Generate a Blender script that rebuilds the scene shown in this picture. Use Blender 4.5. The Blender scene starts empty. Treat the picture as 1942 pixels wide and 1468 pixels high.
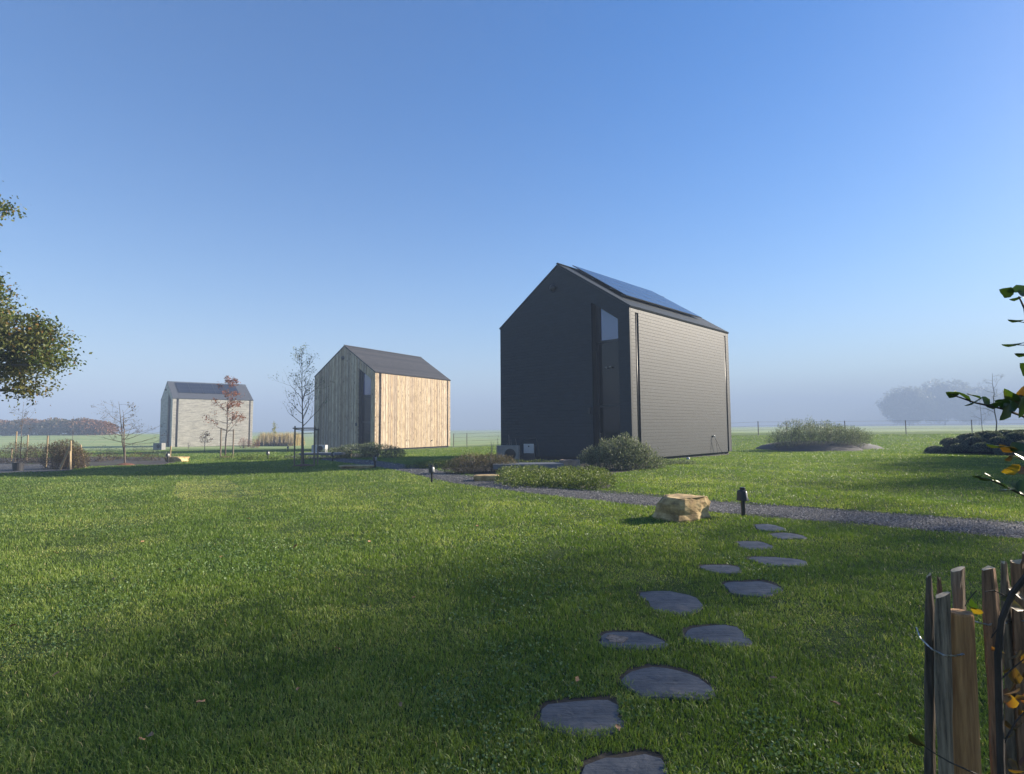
import bpy, bmesh, math, random
import numpy as np
from mathutils import Vector, Matrix
R = math.radians
random.seed(7); rng = np.random.default_rng(7)
S = bpy.context.scene; COL = S.collection

# ------------------------------------------------------------------ camera
F_PX, CX, CY, EYE = 1085.25, 971.0, 734.0, 1.6
PITCH, ROLL = R(4.139), R(-0.4565)
cF = Vector((0, math.cos(PITCH), math.sin(PITCH))); cU0 = Vector((0, -math.sin(PITCH), math.cos(PITCH))); cR0 = Vector((1, 0, 0))
cR = cR0*math.cos(ROLL) + cU0*math.sin(ROLL); cU = -cR0*math.sin(ROLL) + cU0*math.cos(ROLL)
cam = bpy.data.cameras.new("camera"); camo = bpy.data.objects.new("camera", cam); COL.objects.link(camo)
cam.sensor_fit = 'HORIZONTAL'; cam.sensor_width = 36; cam.lens = 36*F_PX/1942; cam.clip_start = .05; cam.clip_end = 6000
mm = Matrix((cR, cU, -cF)).transposed().to_4x4(); mm.translation = (0, 0, EYE); camo.matrix_world = mm
S.camera = camo

# ------------------------------------------------------------------ light
SUN_AZ, SUN_EL = R(20), R(22)          # azimuth counted from +x towards +y
W = bpy.data.worlds.new("World"); S.world = W; W.use_nodes = True
nt = W.node_tree; bg = nt.nodes['Background']
sky = nt.nodes.new('ShaderNodeTexSky'); sky.sky_type = 'NISHITA'; sky.sun_disc = False
sky.sun_elevation = SUN_EL; sky.sun_rotation = R(90) - SUN_AZ
sky.air_density = 1.0; sky.dust_density = 0.3; sky.ozone_density = 1.6
hs = nt.nodes.new('ShaderNodeHueSaturation'); hs.inputs['Hue'].default_value = .512; hs.inputs['Saturation'].default_value = 1.55
nt.links.new(sky.outputs[0], hs.inputs['Color']); nt.links.new(hs.outputs[0], bg.inputs[0]); bg.inputs[1].default_value = 0.050
sl = bpy.data.lights.new("sun", 'SUN'); sl.energy = 5.0; sl.angle = R(1.4); sl.color = (1, .88, .72)
so = bpy.data.objects.new("sun", sl); COL.objects.link(so)
sd = Vector((math.cos(SUN_EL)*math.cos(SUN_AZ), math.cos(SUN_EL)*math.sin(SUN_AZ), math.sin(SUN_EL)))
so.rotation_euler = sd.to_track_quat('Z', 'Y').to_euler(); so.location = (30, 5, 30)
S.view_settings.view_transform = 'Standard'; S.view_settings.look = 'None'
S.view_settings.exposure = 1.95; S.view_settings.gamma = 1
S.cycles.volume_bounces = 0; S.cycles.max_bounces = 6; S.cycles.transparent_max_bounces = 8
S.cycles.use_denoising = True; S.cycles.sample_clamp_indirect = 4

# ------------------------------------------------------------------ helpers
def sm(a, b, x):
    t = np.clip((x-a)/(b-a), 0, 1); return t*t*(3-2*t)
def hgt(x, y):
    x = np.asarray(x, float); y = np.asarray(y, float)
    z = -0.0145*np.maximum(0, np.sqrt((y-27)**2+9)*.5+(y-27)*.5)
    z = np.where(y > 95, -0.986-0.4*sm(95, 170, y), z)
    z = z + 1.5*sm(-12, 24, x)*sm(36, 75, y)
    z = z + 2.3*np.exp(-((x+112)/60)**2-((y-150)/42)**2)
    z = z + sm(170, 420, np.abs(y)+np.abs(x)*.3)*1.1
    z = z + .012*np.sin(x*.9+1)*np.sin(y*.7) + .010*np.sin(x*2.1+y*1.3)
    return z
def H(x, y): return float(hgt(x, y))
def ray(px, py):
    return (cF + cR*((px-CX)/F_PX) - cU*((py-CY)/F_PX))
def gp(px, py):
    """where the sight line through a photo pixel meets the ground"""
    d = ray(px, py); lo = 1.0
    t = 1.5; pt = Vector((0, 0, EYE))
    while t < 900:
        q = pt + d*t
        if q.z < H(q.x, q.y):
            a, b = t/1.02, t
            for _ in range(20):
                m = (a+b)/2; q = pt+d*m
                if q.z < H(q.x, q.y): b = m
                else: a = m
            return pt + d*b
        t *= 1.02
    return pt+d*900
def dp(px, py, D):
    return Vector((0, 0, EYE)) + ray(px, py)*D
def mesh_np(name, V, Fs, tone=None, uv=None):
    V = np.asarray(V, np.float32); me = bpy.data.meshes.new(name)
    me.vertices.add(len(V)); me.vertices.foreach_set('co', V.ravel())
    li = np.concatenate([np.asarray(f, np.int32).ravel() for f in Fs if len(f)])
    tot = np.concatenate([np.full(len(f), np.asarray(f).shape[1], np.int32) for f in Fs if len(f)])
    st = np.concatenate([[0], np.cumsum(tot)[:-1]]).astype(np.int32)
    me.loops.add(len(li)); me.loops.foreach_set('vertex_index', li)
    me.polygons.add(len(tot)); me.polygons.foreach_set('loop_start', st); me.polygons.foreach_set('loop_total', tot)
    if tone is not None:
        a = me.attributes.new('tone', 'FLOAT', 'POINT'); a.data.foreach_set('value', np.asarray(tone, np.float32))
    me.update(calc_edges=True); return me
def link(name, me, mat, parent=None, loc=None, smooth=False):
    o = bpy.data.objects.new(name, me); COL.objects.link(o)
    for m in (mat if isinstance(mat, (list, tuple)) else [mat]): me.materials.append(m)
    if parent is not None: o.parent = parent
    if loc is not None: o.location = loc
    if smooth: me.polygons.foreach_set('use_smooth', [True]*len(me.polygons))
    return o
def tag(o, label=None, cat=None, group=None, kind=None):
    if label: o['label'] = label
    if cat: o['category'] = cat
    if group: o['group'] = group
    if kind: o['kind'] = kind
    return o
def empty(name, loc, rz=0, label=None, cat=None, group=None):
    o = bpy.data.objects.new(name, None); COL.objects.link(o); o.location = loc; o.rotation_euler = (0, 0, rz)
    o.empty_display_size = .2
    return tag(o, label, cat, group)
def copy_tree(o, parent=None):
    c = o.copy(); COL.objects.link(c)
    if parent is not None: c.parent = parent
    for ch in list(o.children): copy_tree(ch, c)
    return c

class MB:
    """collects boxes, prisms, tubes into one mesh; faces carry metre UVs"""
    def __init__(s): s.v = []; s.f = []; s.uv = []; s.mi = []
    def face(s, pts, uvs=None, mi=0):
        b = len(s.v); s.v += [tuple(p) for p in pts]; s.f.append(tuple(range(b, b+len(pts))))
        s.uv.append(uvs or [(0, 0)]*len(pts)); s.mi.append(mi)
    def slab(s, poly, org, ax, ay, th, mi=0, mi_edge=None):
        """polygon in the ax/ay plane, extruded th along ax x ay"""
        org = Vector(org); ax = Vector(ax); ay = Vector(ay); n = ax.cross(ay)*th
        P = [org+ax*a+ay*b for a, b in poly]
        s.face([p+n for p in P], list(poly), mi); s.face([p for p in reversed(P)], list(reversed(poly)), mi)
        k = len(P); me_ = mi if mi_edge is None else mi_edge
        for i in range(k):
            j = (i+1) % k; l = (P[j]-P[i]).length
            s.face([P[i], P[j], P[j]+n, P[i]+n], [(0, 0), (l, 0), (l, abs(th)), (0, abs(th))], me_)
    def box(s, c, d, mi=0):
        x, y, z = c; a, b, h = d[0]/2, d[1]/2, d[2]/2
        s.slab([(-a, -b), (a, -b), (a, b), (-a, b)], (x, y, z-h), (1, 0, 0), (0, 1, 0), d[2], mi)
    def tube(s, pts, rad, n=6, mi=0, cap=True):
        pts = [Vector(p) for p in pts]; k = len(pts)
        if not hasattr(rad, '__len__'): rad = [rad]*k
        rings = []; prev = None
        for i, p in enumerate(pts):
            t = (pts[min(i+1, k-1)]-pts[max(i-1, 0)])
            t = t.normalized() if t.length > 1e-9 else Vector((0, 0, 1))
            u = t.cross(Vector((0, 0, 1)) if abs(t.z) < .9 else Vector((1, 0, 0))) if prev is None else prev - t*prev.dot(t)
            u.normalize(); prev = u; w = t.cross(u)
            b = len(s.v)
            for q in range(n):
                an = 2*math.pi*q/n; s.v.append(tuple(p+(u*math.cos(an)+w*math.sin(an))*rad[i]))
            rings.append(b)
        L = 0
        for i in range(k-1):
            a, b = rings[i], rings[i+1]; l2 = L+(pts[i+1]-pts[i]).length
            for q in range(n):
                q2 = (q+1) % n; s.f.append((a+q, a+q2, b+q2, b+q)); s.mi.append(mi)
                c0, c1 = q/n*6.28*rad[i], (q+1)/n*6.28*rad[i]
                s.uv.append([(c0, L), (c1, L), (c1, l2), (c0, l2)])
            L = l2
        if cap:
            s.f.append(tuple(rings[-1]+q for q in range(n))); s.uv.append([(0, 0)]*n); s.mi.append(mi)
            s.f.append(tuple(rings[0]+q for q in reversed(range(n)))); s.uv.append([(0, 0)]*n); s.mi.append(mi)
    def lathe(s, prof, c=(0, 0, 0), n=16, mi=0):
        b = len(s.v); cx, cy, cz = c
        for r_, z in prof:
            for q in range(n):
                an = 2*math.pi*q/n; s.v.append((cx+r_*math.cos(an), cy+r_*math.sin(an), cz+z))
        for i in range(len(prof)-1):
            for q in range(n):
                q2 = (q+1) % n; s.f.append((b+i*n+q, b+i*n+q2, b+(i+1)*n+q2, b+(i+1)*n+q)); s.mi.append(mi); s.uv.append([(0, 0)]*4)
        s.f.append(tuple(b+(len(prof)-1)*n+q for q in range(n))); s.uv.append([(0, 0)]*n); s.mi.append(mi)
        s.f.append(tuple(b+q for q in reversed(range(n)))); s.uv.append([(0, 0)]*n); s.mi.append(mi)
    def build(s, name, mat, parent=None, loc=None, smooth=False, bevel=0):
        me = bpy.data.meshes.new(name); me.from_pydata(s.v, [], s.f)
        ul = me.uv_layers.new(name='UVMap'); flat = [c for f in s.uv for p in f for c in p]
        ul.data.foreach_set('uv', flat); me.polygons.foreach_set('material_index', s.mi)
        me.update()
        o = link(name, me, mat, parent, loc, smooth)
        if bevel:
            m = o.modifiers.new('bevel', 'BEVEL'); m.width = bevel; m.segments = 2; m.limit_method = 'ANGLE'
        return o

# ------------------------------------------------------------------ materials
class N:
    def __init__(s, name):
        s.m = bpy.data.materials.new(name); s.m.use_nodes = True; s.t = s.m.node_tree; s.b = s.t.nodes['Principled BSDF']; s.out = s.t.nodes['Material Output']
    def n(s, typ, ins=None, **kw):
        x = s.t.nodes.new(typ)
        for k, v in kw.items(): setattr(x, k, v)
        for k, v in (ins or {}).items():
            if isinstance(v, bpy.types.NodeSocket): s.t.links.new(v, x.inputs[k])
            else: x.inputs[k].default_value = v
        return x
    def l(s, a, b): s.t.links.new(a, b)
    def set(s, **kw):
        for k, v in kw.items():
            k = k.replace('_', ' ')
            if isinstance(v, bpy.types.NodeSocket): s.l(v, s.b.inputs[k])
            else: s.b.inputs[k].default_value = v
    def obj(s): return s.n('ShaderNodeTexCoord').outputs['Object']
    def uv(s): return s.n('ShaderNodeTexCoord').outputs['UV']
    def mapp(s, v, sc, loc=(0, 0, 0)): return s.n('ShaderNodeMapping', {'Vector': v, 'Scale': sc, 'Location': loc}).outputs[0]
    def noise(s, v, scale, detail=4, rough=.55, out=0):
        return s.n('ShaderNodeTexNoise', {'Vector': v, 'Scale': scale, 'Detail': detail, 'Roughness': rough}).outputs[out]
    def ramp(s, f, stops):
        x = s.n('ShaderNodeValToRGB', {'Fac': f}); e = x.color_ramp.elements
        while len(e) > 1: e.remove(e[-1])
        e[0].position = stops[0][0]; e[0].color = (*stops[0][1], 1) if len(stops[0][1]) == 3 else stops[0][1]
        for p, c in stops[1:]:
            q = e.new(p); q.color = (*c, 1)
        return x.outputs[0]
    def mix(s, f, a, b, mode='MIX'):
        x = s.n('ShaderNodeMix', data_type='RGBA', blend_type=mode)
        for i, v in ((0, f), (6, a), (7, b)):
            if isinstance(v, bpy.types.NodeSocket): s.l(v, x.inputs[i])
            else: x.inputs[i].default_value = v if i == 0 else (*v, 1)
        return x.outputs[2]
    def math(s, op, a, b=0.0, c=0.0):
        x = s.n('ShaderNodeMath', operation=op)
        for i, v in enumerate((a, b, c)):
            if isinstance(v, bpy.types.NodeSocket): s.l(v, x.inputs[i])
            else: x.inputs[i].default_value = v
        return x.outputs[0]
    def bump(s, h, st=.3, dist=.01):
        s.set(Normal=s.n('ShaderNodeBump', {'Height': h, 'Strength': st, 'Distance': dist}).outputs[0])
def g3(v): return (v, v, v)
def plain(name, col, rough=.6, metal=0, var=.25, scale=8, bump=.15):
    m = N(name); o = m.obj(); f = m.noise(o, scale, 6)
    a = tuple(c*(1-var) for c in col); b = tuple(min(1, c*(1+var)) for c in col)
    m.set(Base_Color=m.ramp(f, [(.3, a), (.7, b)]), Roughness=rough, Metallic=metal); m.bump(f, bump, .01); return m.m
def leafmat(name, stops, trans=.35, spec=.3, rough=.55, patch=None):
    m = N(name); t = m.n('ShaderNodeAttribute', attribute_name='tone').outputs['Fac']
    c = m.ramp(t, stops)
    if patch:
        f = m.noise(m.n('ShaderNodeNewGeometry').outputs['Position'], patch[0], 3)
        c = m.mix(m.ramp(f, [(.42, g3(0)), (.62, g3(patch[2] if len(patch) > 2 else .7))]), c, patch[1])
    m.set(Base_Color=c, Roughness=rough, Specular_IOR_Level=spec)
    tr = m.n('ShaderNodeBsdfTranslucent', {'Color': m.mix(1, c, (1.5, 1.55, .6), 'MULTIPLY')})
    mx = m.n('ShaderNodeMixShader', {0: trans}); m.l(m.b.outputs[0], mx.inputs[1]); m.l(tr.outputs[0], mx.inputs[2])
    m.l(mx.outputs[0], m.out.inputs[0]); return m.m

def m_ground():
    m = N('lawn'); P = m.n('ShaderNodeNewGeometry').outputs['Position']
    sep = m.n('ShaderNodeSeparateXYZ', {0: P}); Y = sep.outputs[1]
    n1 = m.noise(P, .22, 5); n2 = m.noise(P, 3.5, 6, .7); n3 = m.noise(P, 26, 4, .7)
    gr = m.ramp(n1, [(.3, (.050, .105, .018)), (.5, (.072, .135, .024)), (.68, (.115, .165, .040))])
    gr = m.mix(m.ramp(n2, [(.38, g3(0)), (.7, g3(.75))]), gr, (.030, .066, .012))
    gr = m.mix(m.ramp(n3, [(.4, g3(0)), (.75, g3(.6))]), gr, (.16, .20, .07))
    soil = m.mix(n3, (.026, .040, .012), (.060, .095, .024))
    near = m.n('ShaderNodeMapRange', {'Value': Y, 'From Min': 14., 'From Max': 30., 'To Min': 0., 'To Max': 1.}).outputs[0]
    c = m.mix(near, soil, gr)
    # frosted, cropped meadow beyond the gardens
    far = m.n('ShaderNodeMapRange', {'Value': Y, 'From Min': 64., 'From Max': 80., 'To Min': 0., 'To Max': 1.}).outputs[0]
    nf = m.noise(m.mapp(P, (.05, .25, 1)), 1, 5, .6)
    fld = m.ramp(nf, [(.3, (.16, .24, .08)), (.5, (.24, .31, .12)), (.7, (.30, .33, .15))])
    c = m.mix(far, c, fld)
    m.set(Base_Color=c, Roughness=.95, Specular_IOR_Level=.15)
    m.bump(m.mix(.5, n2, n3), 1, .06); return m.m
def m_slate():
    m = N('slate_cladding'); uv = m.uv()
    br = m.n('ShaderNodeTexBrick', {'Vector': uv, 'Color1': (.0100, .018, .024, 1), 'Color2': (.015, .026, .034, 1), 'Mortar': (.006, .007, .008, 1), 'Scale': 1., 'Mortar Size': .007, 'Mortar Smooth': .3, 'Brick Width': .32, 'Row Height': .165})
    n = m.noise(uv, 1.3, 5); n2 = m.noise(m.mapp(uv, (3, 30, 1)), 1, 4)
    c = m.mix(m.ramp(n, [(.3, g3(.25)), (.7, g3(0))]), br.outputs[0], (.016, .018, .021))
    c = m.mix(.25, c, m.ramp(n2, [(.3, (.012, .016, .019)), (.7, (.028, .036, .040))]))
    sep = m.n('ShaderNodeSeparateXYZ', {0: uv}); saw = m.math('FRACT', m.math('DIVIDE', sep.outputs[1], .165))
    h = m.math('ADD', m.math('MULTIPLY', saw, -.9), m.math('MULTIPLY', br.outputs[1], -.7))
    m.set(Base_Color=c, Roughness=.58, Specular_IOR_Level=.22); m.bump(h, .5, .012); return m.m
def m_boards(name, cols, dark, wd=.145, rough=.8, grain=1.):
    m = N(name); uv = m.uv(); sep = m.n('ShaderNodeSeparateXYZ', {0: uv})
    q = m.math('DIVIDE', sep.outputs[0], wd); idx = m.math('FLOOR', q); fr = m.math('FRACT', q)
    wn = m.n('ShaderNodeTexWhiteNoise', {'W': idx}, noise_dimensions='1D').outputs[0]
    c = m.ramp(wn, [(i/(len(cols)-1), k) for i, k in enumerate(cols)])
    off = m.n('ShaderNodeCombineXYZ', {0: m.math('ADD', sep.outputs[0], m.math('MULTIPLY', wn, 37.)), 1: sep.outputs[1], 2: 0.}).outputs[0]
    st = m.noise(m.mapp(off, (28, 1.1, 1)), 1, 6, .65)
    c = m.mix(m.ramp(st, [(.42, g3(0)), (.62, g3(.85*grain))]), c, dark)
    kn = m.n('ShaderNodeTexVoronoi', {'Vector': m.mapp(off, (5, 1.6, 1)), 'Scale': 1.}).outputs[0]
    c = m.mix(m.ramp(kn, [(.10, g3(.9)), (.24, g3(0))]), c, tuple(x*.45 for x in dark))
    big = m.noise(uv, .5, 4); c = m.mix(m.ramp(big, [(.4, g3(0)), (.75, g3(.3))]), c, tuple(x*1.1 for x in cols[0]))
    gap = m.math('LESS_THAN', fr, .06)
    c = m.mix(gap, c, tuple(x*.18 for x in dark))
    m.set(Base_Color=c, Roughness=rough, Specular_IOR_Level=.25)
    m.bump(m.math('SUBTRACT', m.math('MULTIPLY', st, .25), gap), .5, .01); return m.m
def m_brick():
    m = N('pale_brick'); uv = m.uv()
    w = m.noise(uv, 1.1, 3, out=1); uvw = m.mix(.012, uv, w, 'ADD')
    br = m.n('ShaderNodeTexBrick', {'Vector': uvw, 'Color1': (.56, .53, .47, 1), 'Color2': (.42, .395, .34, 1), 'Mortar': (.34, .32, .28, 1), 'Scale': 1., 'Mortar Size': .012, 'Mortar Smooth': .4, 'Brick Width': .24, 'Row Height': .075, 'Bias': -.1})
    n = m.noise(m.mapp(uv, (.8, 5, 1)), 1, 6, .7)
    c = m.mix(m.ramp(n, [(.42, g3(0)), (.68, g3(.85))]), br.outputs[0], (.17, .16, .14))
    m.set(Base_Color=c, Roughness=.9)
    m.bump(m.math('ADD', m.math('MULTIPLY', n, 1.5), m.math('MULTIPLY', br.outputs[1], -.5)), .6, .03); return m.m
def m_glass(name, col, ior=2.0, rough=.03):
    m = N(name); m.set(Base_Color=(*col, 1), Roughness=rough, IOR=ior, Specular_IOR_Level=.6); return m.m
def m_solar():
    m = N('solar_glass'); uv = m.uv(); s = m.n('ShaderNodeSeparateXYZ', {0: uv})
    a = m.math('LESS_THAN', m.math('FRACT', m.math('DIVIDE', s.outputs[0], .16)), .06); b = m.math('LESS_THAN', m.math('FRACT', m.math('DIVIDE', s.outputs[1], .16)), .06)
    m.set(Base_Color=m.mix(m.math('MAXIMUM', a, b), (.010, .013, .028), (.03, .035, .05)), Roughness=.16, IOR=1.42); return m.m
def m_rock(name, a, b, c_, sc=3.):
    m = N(name); o = m.obj(); n = m.noise(o, sc, 8, .65); n2 = m.noise(m.mapp(o, (1, 1, 4)), sc*1.5, 5)
    c = m.ramp(n, [(.3, a), (.5, b), (.72, c_)]); c = m.mix(m.ramp(n2, [(.5, g3(0)), (.75, g3(.6))]), c, tuple(x*.5 for x in a))
    m.set(Base_Color=c, Roughness=.88); m.bump(m.mix(.5, n, n2), .9, .04); return m.m
def m_stone():
    m = N('stepping_slate'); o = m.obj(); n = m.noise(m.mapp(o, (1, 1, 3)), 5, 8, .7); v = m.noise(m.mapp(o, (2, 14, 1)), 1.5, 5, .6)
    c = m.ramp(n, [(.3, (.028, .034, .042)), (.45, (.058, .066, .078)), (.62, (.085, .092, .104)), (.8, (.16, .165, .17))])
    c = m.mix(m.ramp(v, [(.56, g3(0)), (.66, g3(.7))]), c, (.035, .037, .042))
    n3 = m.noise(o, 2.2, 4); c = m.mix(m.ramp(n3, [(.60, g3(0)), (.72, g3(.6))]), c, (.17, .14, .11))
    m.set(Base_Color=c, Roughness=.62, Specular_IOR_Level=.3); m.bump(m.mix(.5, n, v), 1, .03); return m.m
def m_gravel():
    m = N('gravel'); P = m.n('ShaderNodeNewGeometry').outputs['Position']
    v = m.n('ShaderNodeTexVoronoi', {'Vector': P, 'Scale': 38.}); wn = m.n('ShaderNodeTexWhiteNoise', {'Vector': v.outputs['Color']}).outputs[0]
    c = m.ramp(wn, [(0, (.018, .019, .021)), (.5, (.042, .043, .046)), (.85, (.085, .086, .088)), (1, (.22, .22, .21))])
    n = m.noise(P, 1.2, 5, .7); c = m.mix(m.ramp(n, [(.5, g3(0)), (.75, g3(.55))]), c, (.06, .055, .05))
    m.set(Base_Color=c, Roughness=.8); m.bump(v.outputs[0], 1, -.02); return m.m
def m_pebble():
    m = N('pebble'); t = m.n('ShaderNodeAttribute', attribute_name='tone').outputs['Fac']
    m.set(Base_Color=m.ramp(t, [(0, (.016, .017, .019)), (.5, (.045, .046, .050)), (.85, (.10, .10, .105)), (1, (.30, .30, .28))]), Roughness=.7); return m.m
def m_wood(name, a, b, sc=1., axis=(14, 14, 1.2)):
    m = N(name); o = m.obj(); n = m.noise(m.mapp(o, axis), 3*sc, 7, .65); n2 = m.noise(o, 2, 3)
    c = m.ramp(n, [(.3, a), (.68, b)]); c = m.mix(m.ramp(n2, [(.5, g3(0)), (.8, g3(.6))]), c, tuple(x*.5 for x in a))
    m.set(Base_Color=c, Roughness=.85); m.bump(m.mix(.4, n, n2), 1, .010); return m.m

M = dict(
 ground=m_ground(), slate=m_slate(), gravel=m_gravel(), pebble=m_pebble(), brick=m_brick(), stone=m_stone(), solar=m_solar(),
 larch=m_boards('larch_boards', [(.30, .225, .155), (.50, .39, .25), (.74, .60, .39), (.38, .29, .21), (.78, .68, .50), (.52, .44, .34), (.66, .48, .27)], (.11, .065, .040)),
 roofwood=m_boards('dark_roof_boards', [(.030, .031, .035), (.046, .047, .052), (.062, .062, .066)], (.016, .016, .018), .3, .7, .8),
 tile=plain('roof_slate', (.062, .066, .075), .6, var=.25, scale=4),
 black=plain('black_metal', (.012, .013, .014), .45, var=.2), core=plain('dark_core', (.010, .010, .011), .8),
 bronze=plain('dark_bronze', (.035, .026, .020), .5), frame=plain('anthracite_frame', (.009, .011, .014), .45),
 glass=m_glass('window_glass', (.03, .045, .16), 1.9), dglass=m_glass('dark_glass', (.005, .006, .007), 1.33, .08),
 white=plain('white_paint', (.42, .43, .43), .45, var=.06), grey=plain('grey_metal', (.20, .20, .19), .5, var=.15, scale=5),
 lampglass=plain('frosted_lamp_glass', (.28, .28, .27), .25, var=.1), slab=plain('dark_slab', (.11, .125, .15), .5, var=.15, scale=3),
 rock=m_rock('sandstone', (.15, .09, .035), (.40, .28, .12), (.66, .52, .27)), rock2=m_rock('brown_rock', (.14, .10, .07), (.27, .20, .15), (.36, .30, .24)),
 soil=plain('soil', (.030, .024, .018), .95, var=.5, scale=14, bump=1), mulch=plain('bark_mulch', (.13, .055, .028), .95, var=.5, scale=25, bump=1),
 stake=m_wood('stake_wood', (.24, .17, .09), (.44, .34, .20)), stakegrey=m_wood('weathered_stake', (.14, .11, .08), (.27, .21, .15)),
 bark=m_wood('bark', (.06, .045, .035), (.15, .12, .10)), barkpale=m_wood('pale_bark', (.16, .14, .12), (.30, .27, .23)),
 paling=m_wood('paling_grey', (.040, .028, .018), (.32, .25, .17), .8, (34, 34, 2.6)), palingb=m_wood('paling_brown', (.045, .022, .011), (.34, .19, .10), .8, (34, 34, 2.6)),
 palingdark=m_wood('paling_dark', (.018, .013, .009), (.13, .10, .07), .8, (34, 34, 2.6)),
 post=m_wood('post_orange', (.19, .085, .028), (.52, .28, .11), .8, (34, 34, 2.2)), tip=m_wood('lit_split_wood', (.36, .27, .16), (.60, .48, .32)),  # tip: split wood made paler, the sunlit look of picket tops put into its colour
 wire=plain('galvanised_wire', (.40, .41, .42), .35, 1, var=.1), plastic=plain('black_plastic', (.028, .028, .032), .5, var=.1),
 liner=plain('bank_liner', (.045, .043, .045), .9, var=.3, scale=3, bump=.5), edge=plain('pale_stone_edging', (.10, .10, .09), .9, scale=5),
 stem=m_wood('dark_stem', (.016, .012, .010), (.05, .036, .028)),
)
GRASS = leafmat('grass_blades', [(0, (.058, .092, .018)), (.45, (.125, .192, .034)), (.8, (.225, .295, .066)), (.93, (.37, .39, .13)), (1, (.50, .42, .22))], .35, .35, .5, (.35, (.080, .155, .022), .5))
CLOVER = leafmat('clover', [(0, (.05, .10, .03)), (.6, (.10, .17, .055)), (1, (.19, .27, .12))], .25)
OAK = leafmat('oak_leaves', [(0, (.036, .062, .012)), (.5, (.080, .115, .022)), (.88, (.14, .15, .032)), (1, (.22, .11, .03))], .30, patch=(.9, (.10, .07, .02), .4))
HORN = leafmat('hornbeam_leaves', [(0, (.020, .042, .009)), (.5, (.035, .070, .012)), (.75, (.09, .045, .018)), (.9, (.34, .22, .02)), (1, (.12, .04, .025))], .30, .5, .4)
GREYG = leafmat('grey_green_leaves', [(0, (.045, .062, .035)), (.5, (.12, .15, .095)), (1, (.30, .33, .24))], .2, .2)
JUNI = leafmat('juniper_needles', [(0, (.022, .044, .008)), (.5, (.080, .125, .018)), (1, (.23, .27, .04))], .2)
HEATH = leafmat('tawny_grass', [(0, (.045, .038, .022)), (.5, (.095, .08, .042)), (1, (.20, .15, .08))], .2)
RED = leafmat('russet_leaves', [(0, (.10, .04, .03)), (.5, (.20, .07, .045)), (1, (.32, .12, .07))], .35)
FARG = leafmat('fog_paled_leaves', [(0, (.17, .19, .18)), (.5, (.24, .25, .23)), (1, (.31, .30, .26))], .2)  # leaves paled to grey, so part of the fog's fading sits in their colour
HEDG = leafmat('autumn_hedge', [(0, (.05, .055, .035)), (.5, (.085, .085, .05)), (1, (.17, .10, .05))], .2, patch=(.10, (.24, .10, .045), .8))
CUSH = leafmat('cushion_leaves', [(0, (.040, .058, .038)), (.5, (.095, .12, .080)), (1, (.20, .23, .16))], .15)
YEL = leafmat('yellow_leaves', [(0, (.14, .15, .02)), (1, (.34, .32, .05))], .35)
REED = leafmat('dry_reeds', [(0, (.26, .19, .11)), (.6, (.46, .37, .24)), (1, (.62, .55, .40))], .3)
SCRUB = leafmat('brown_scrub', [(0, (.045, .032, .026)), (.5, (.10, .06, .042)), (.8, (.13, .115, .04)), (1, (.22, .20, .07))], .2)

# ------------------------------------------------------------------ foliage generators
def leaf_quads(C, size, asp=.5, dirs=None, spread=1., tone=None):
    """folded rhombic leaf at each centre"""
    n = len(C); C = np.asarray(C)
    d = rng.normal(size=(n, 3))*spread
    if dirs is not None: d = d+dirs
    d /= np.linalg.norm(d, axis=1, keepdims=True)+1e-9
    u = np.cross(d, rng.normal(size=(n, 3))); u /= np.linalg.norm(u, axis=1, keepdims=True)+1e-9
    w = np.cross(d, u)
    L = (size*rng.uniform(.6, 1.25, n))[:, None] if np.isscalar(size) else (size*rng.uniform(.7, 1.2, n))[:, None]
    a = C-d*L*.5; b = C+d*L*.5; m1 = C+u*L*asp*.5+w*L*.1; m2 = C-u*L*asp*.5+w*L*.1
    V = np.stack([a, m1, b, m2], 1).reshape(-1, 3)
    i = np.arange(n)*4; F = np.stack([i, i+1, i+2, i+3], 1)
    t = rng.random(n) if tone is None else np.clip(tone, 0, 1)
    return V, F, np.repeat(t, 4)
def foliage(name, C, size, mat, parent=None, **kw):
    V, F, t = leaf_quads(C, size, **kw)
    if parent is not None: V = V - np.array(parent.location)[None]
    return link(name, mesh_np(name, V, [F], t), mat, parent)
def clump_points(blobs, nclump, nleaf, cr, shell=.55):
    """leaf positions in clumps spread through ellipsoids; blobs = [(c, r)]"""
    P = []; vol = np.array([r[0]*r[1]*r[2] for _, r in blobs])**.67; vol = vol/vol.sum()
    for (c, r), v in zip(blobs, vol):
        k = max(2, int(nclump*v)); d = rng.normal(size=(k, 3)); d /= np.linalg.norm(d, axis=1, keepdims=True)
        q = np.asarray(c)+d*np.asarray(r)*(rng.uniform(shell, 1.06, (k, 1)))
        for s_ in q: P.append(s_+rng.normal(size=(nleaf, 3))*cr*rng.uniform(.6, 1.3)*np.array([1, 1, .7]))
    return np.concatenate(P)
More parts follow.
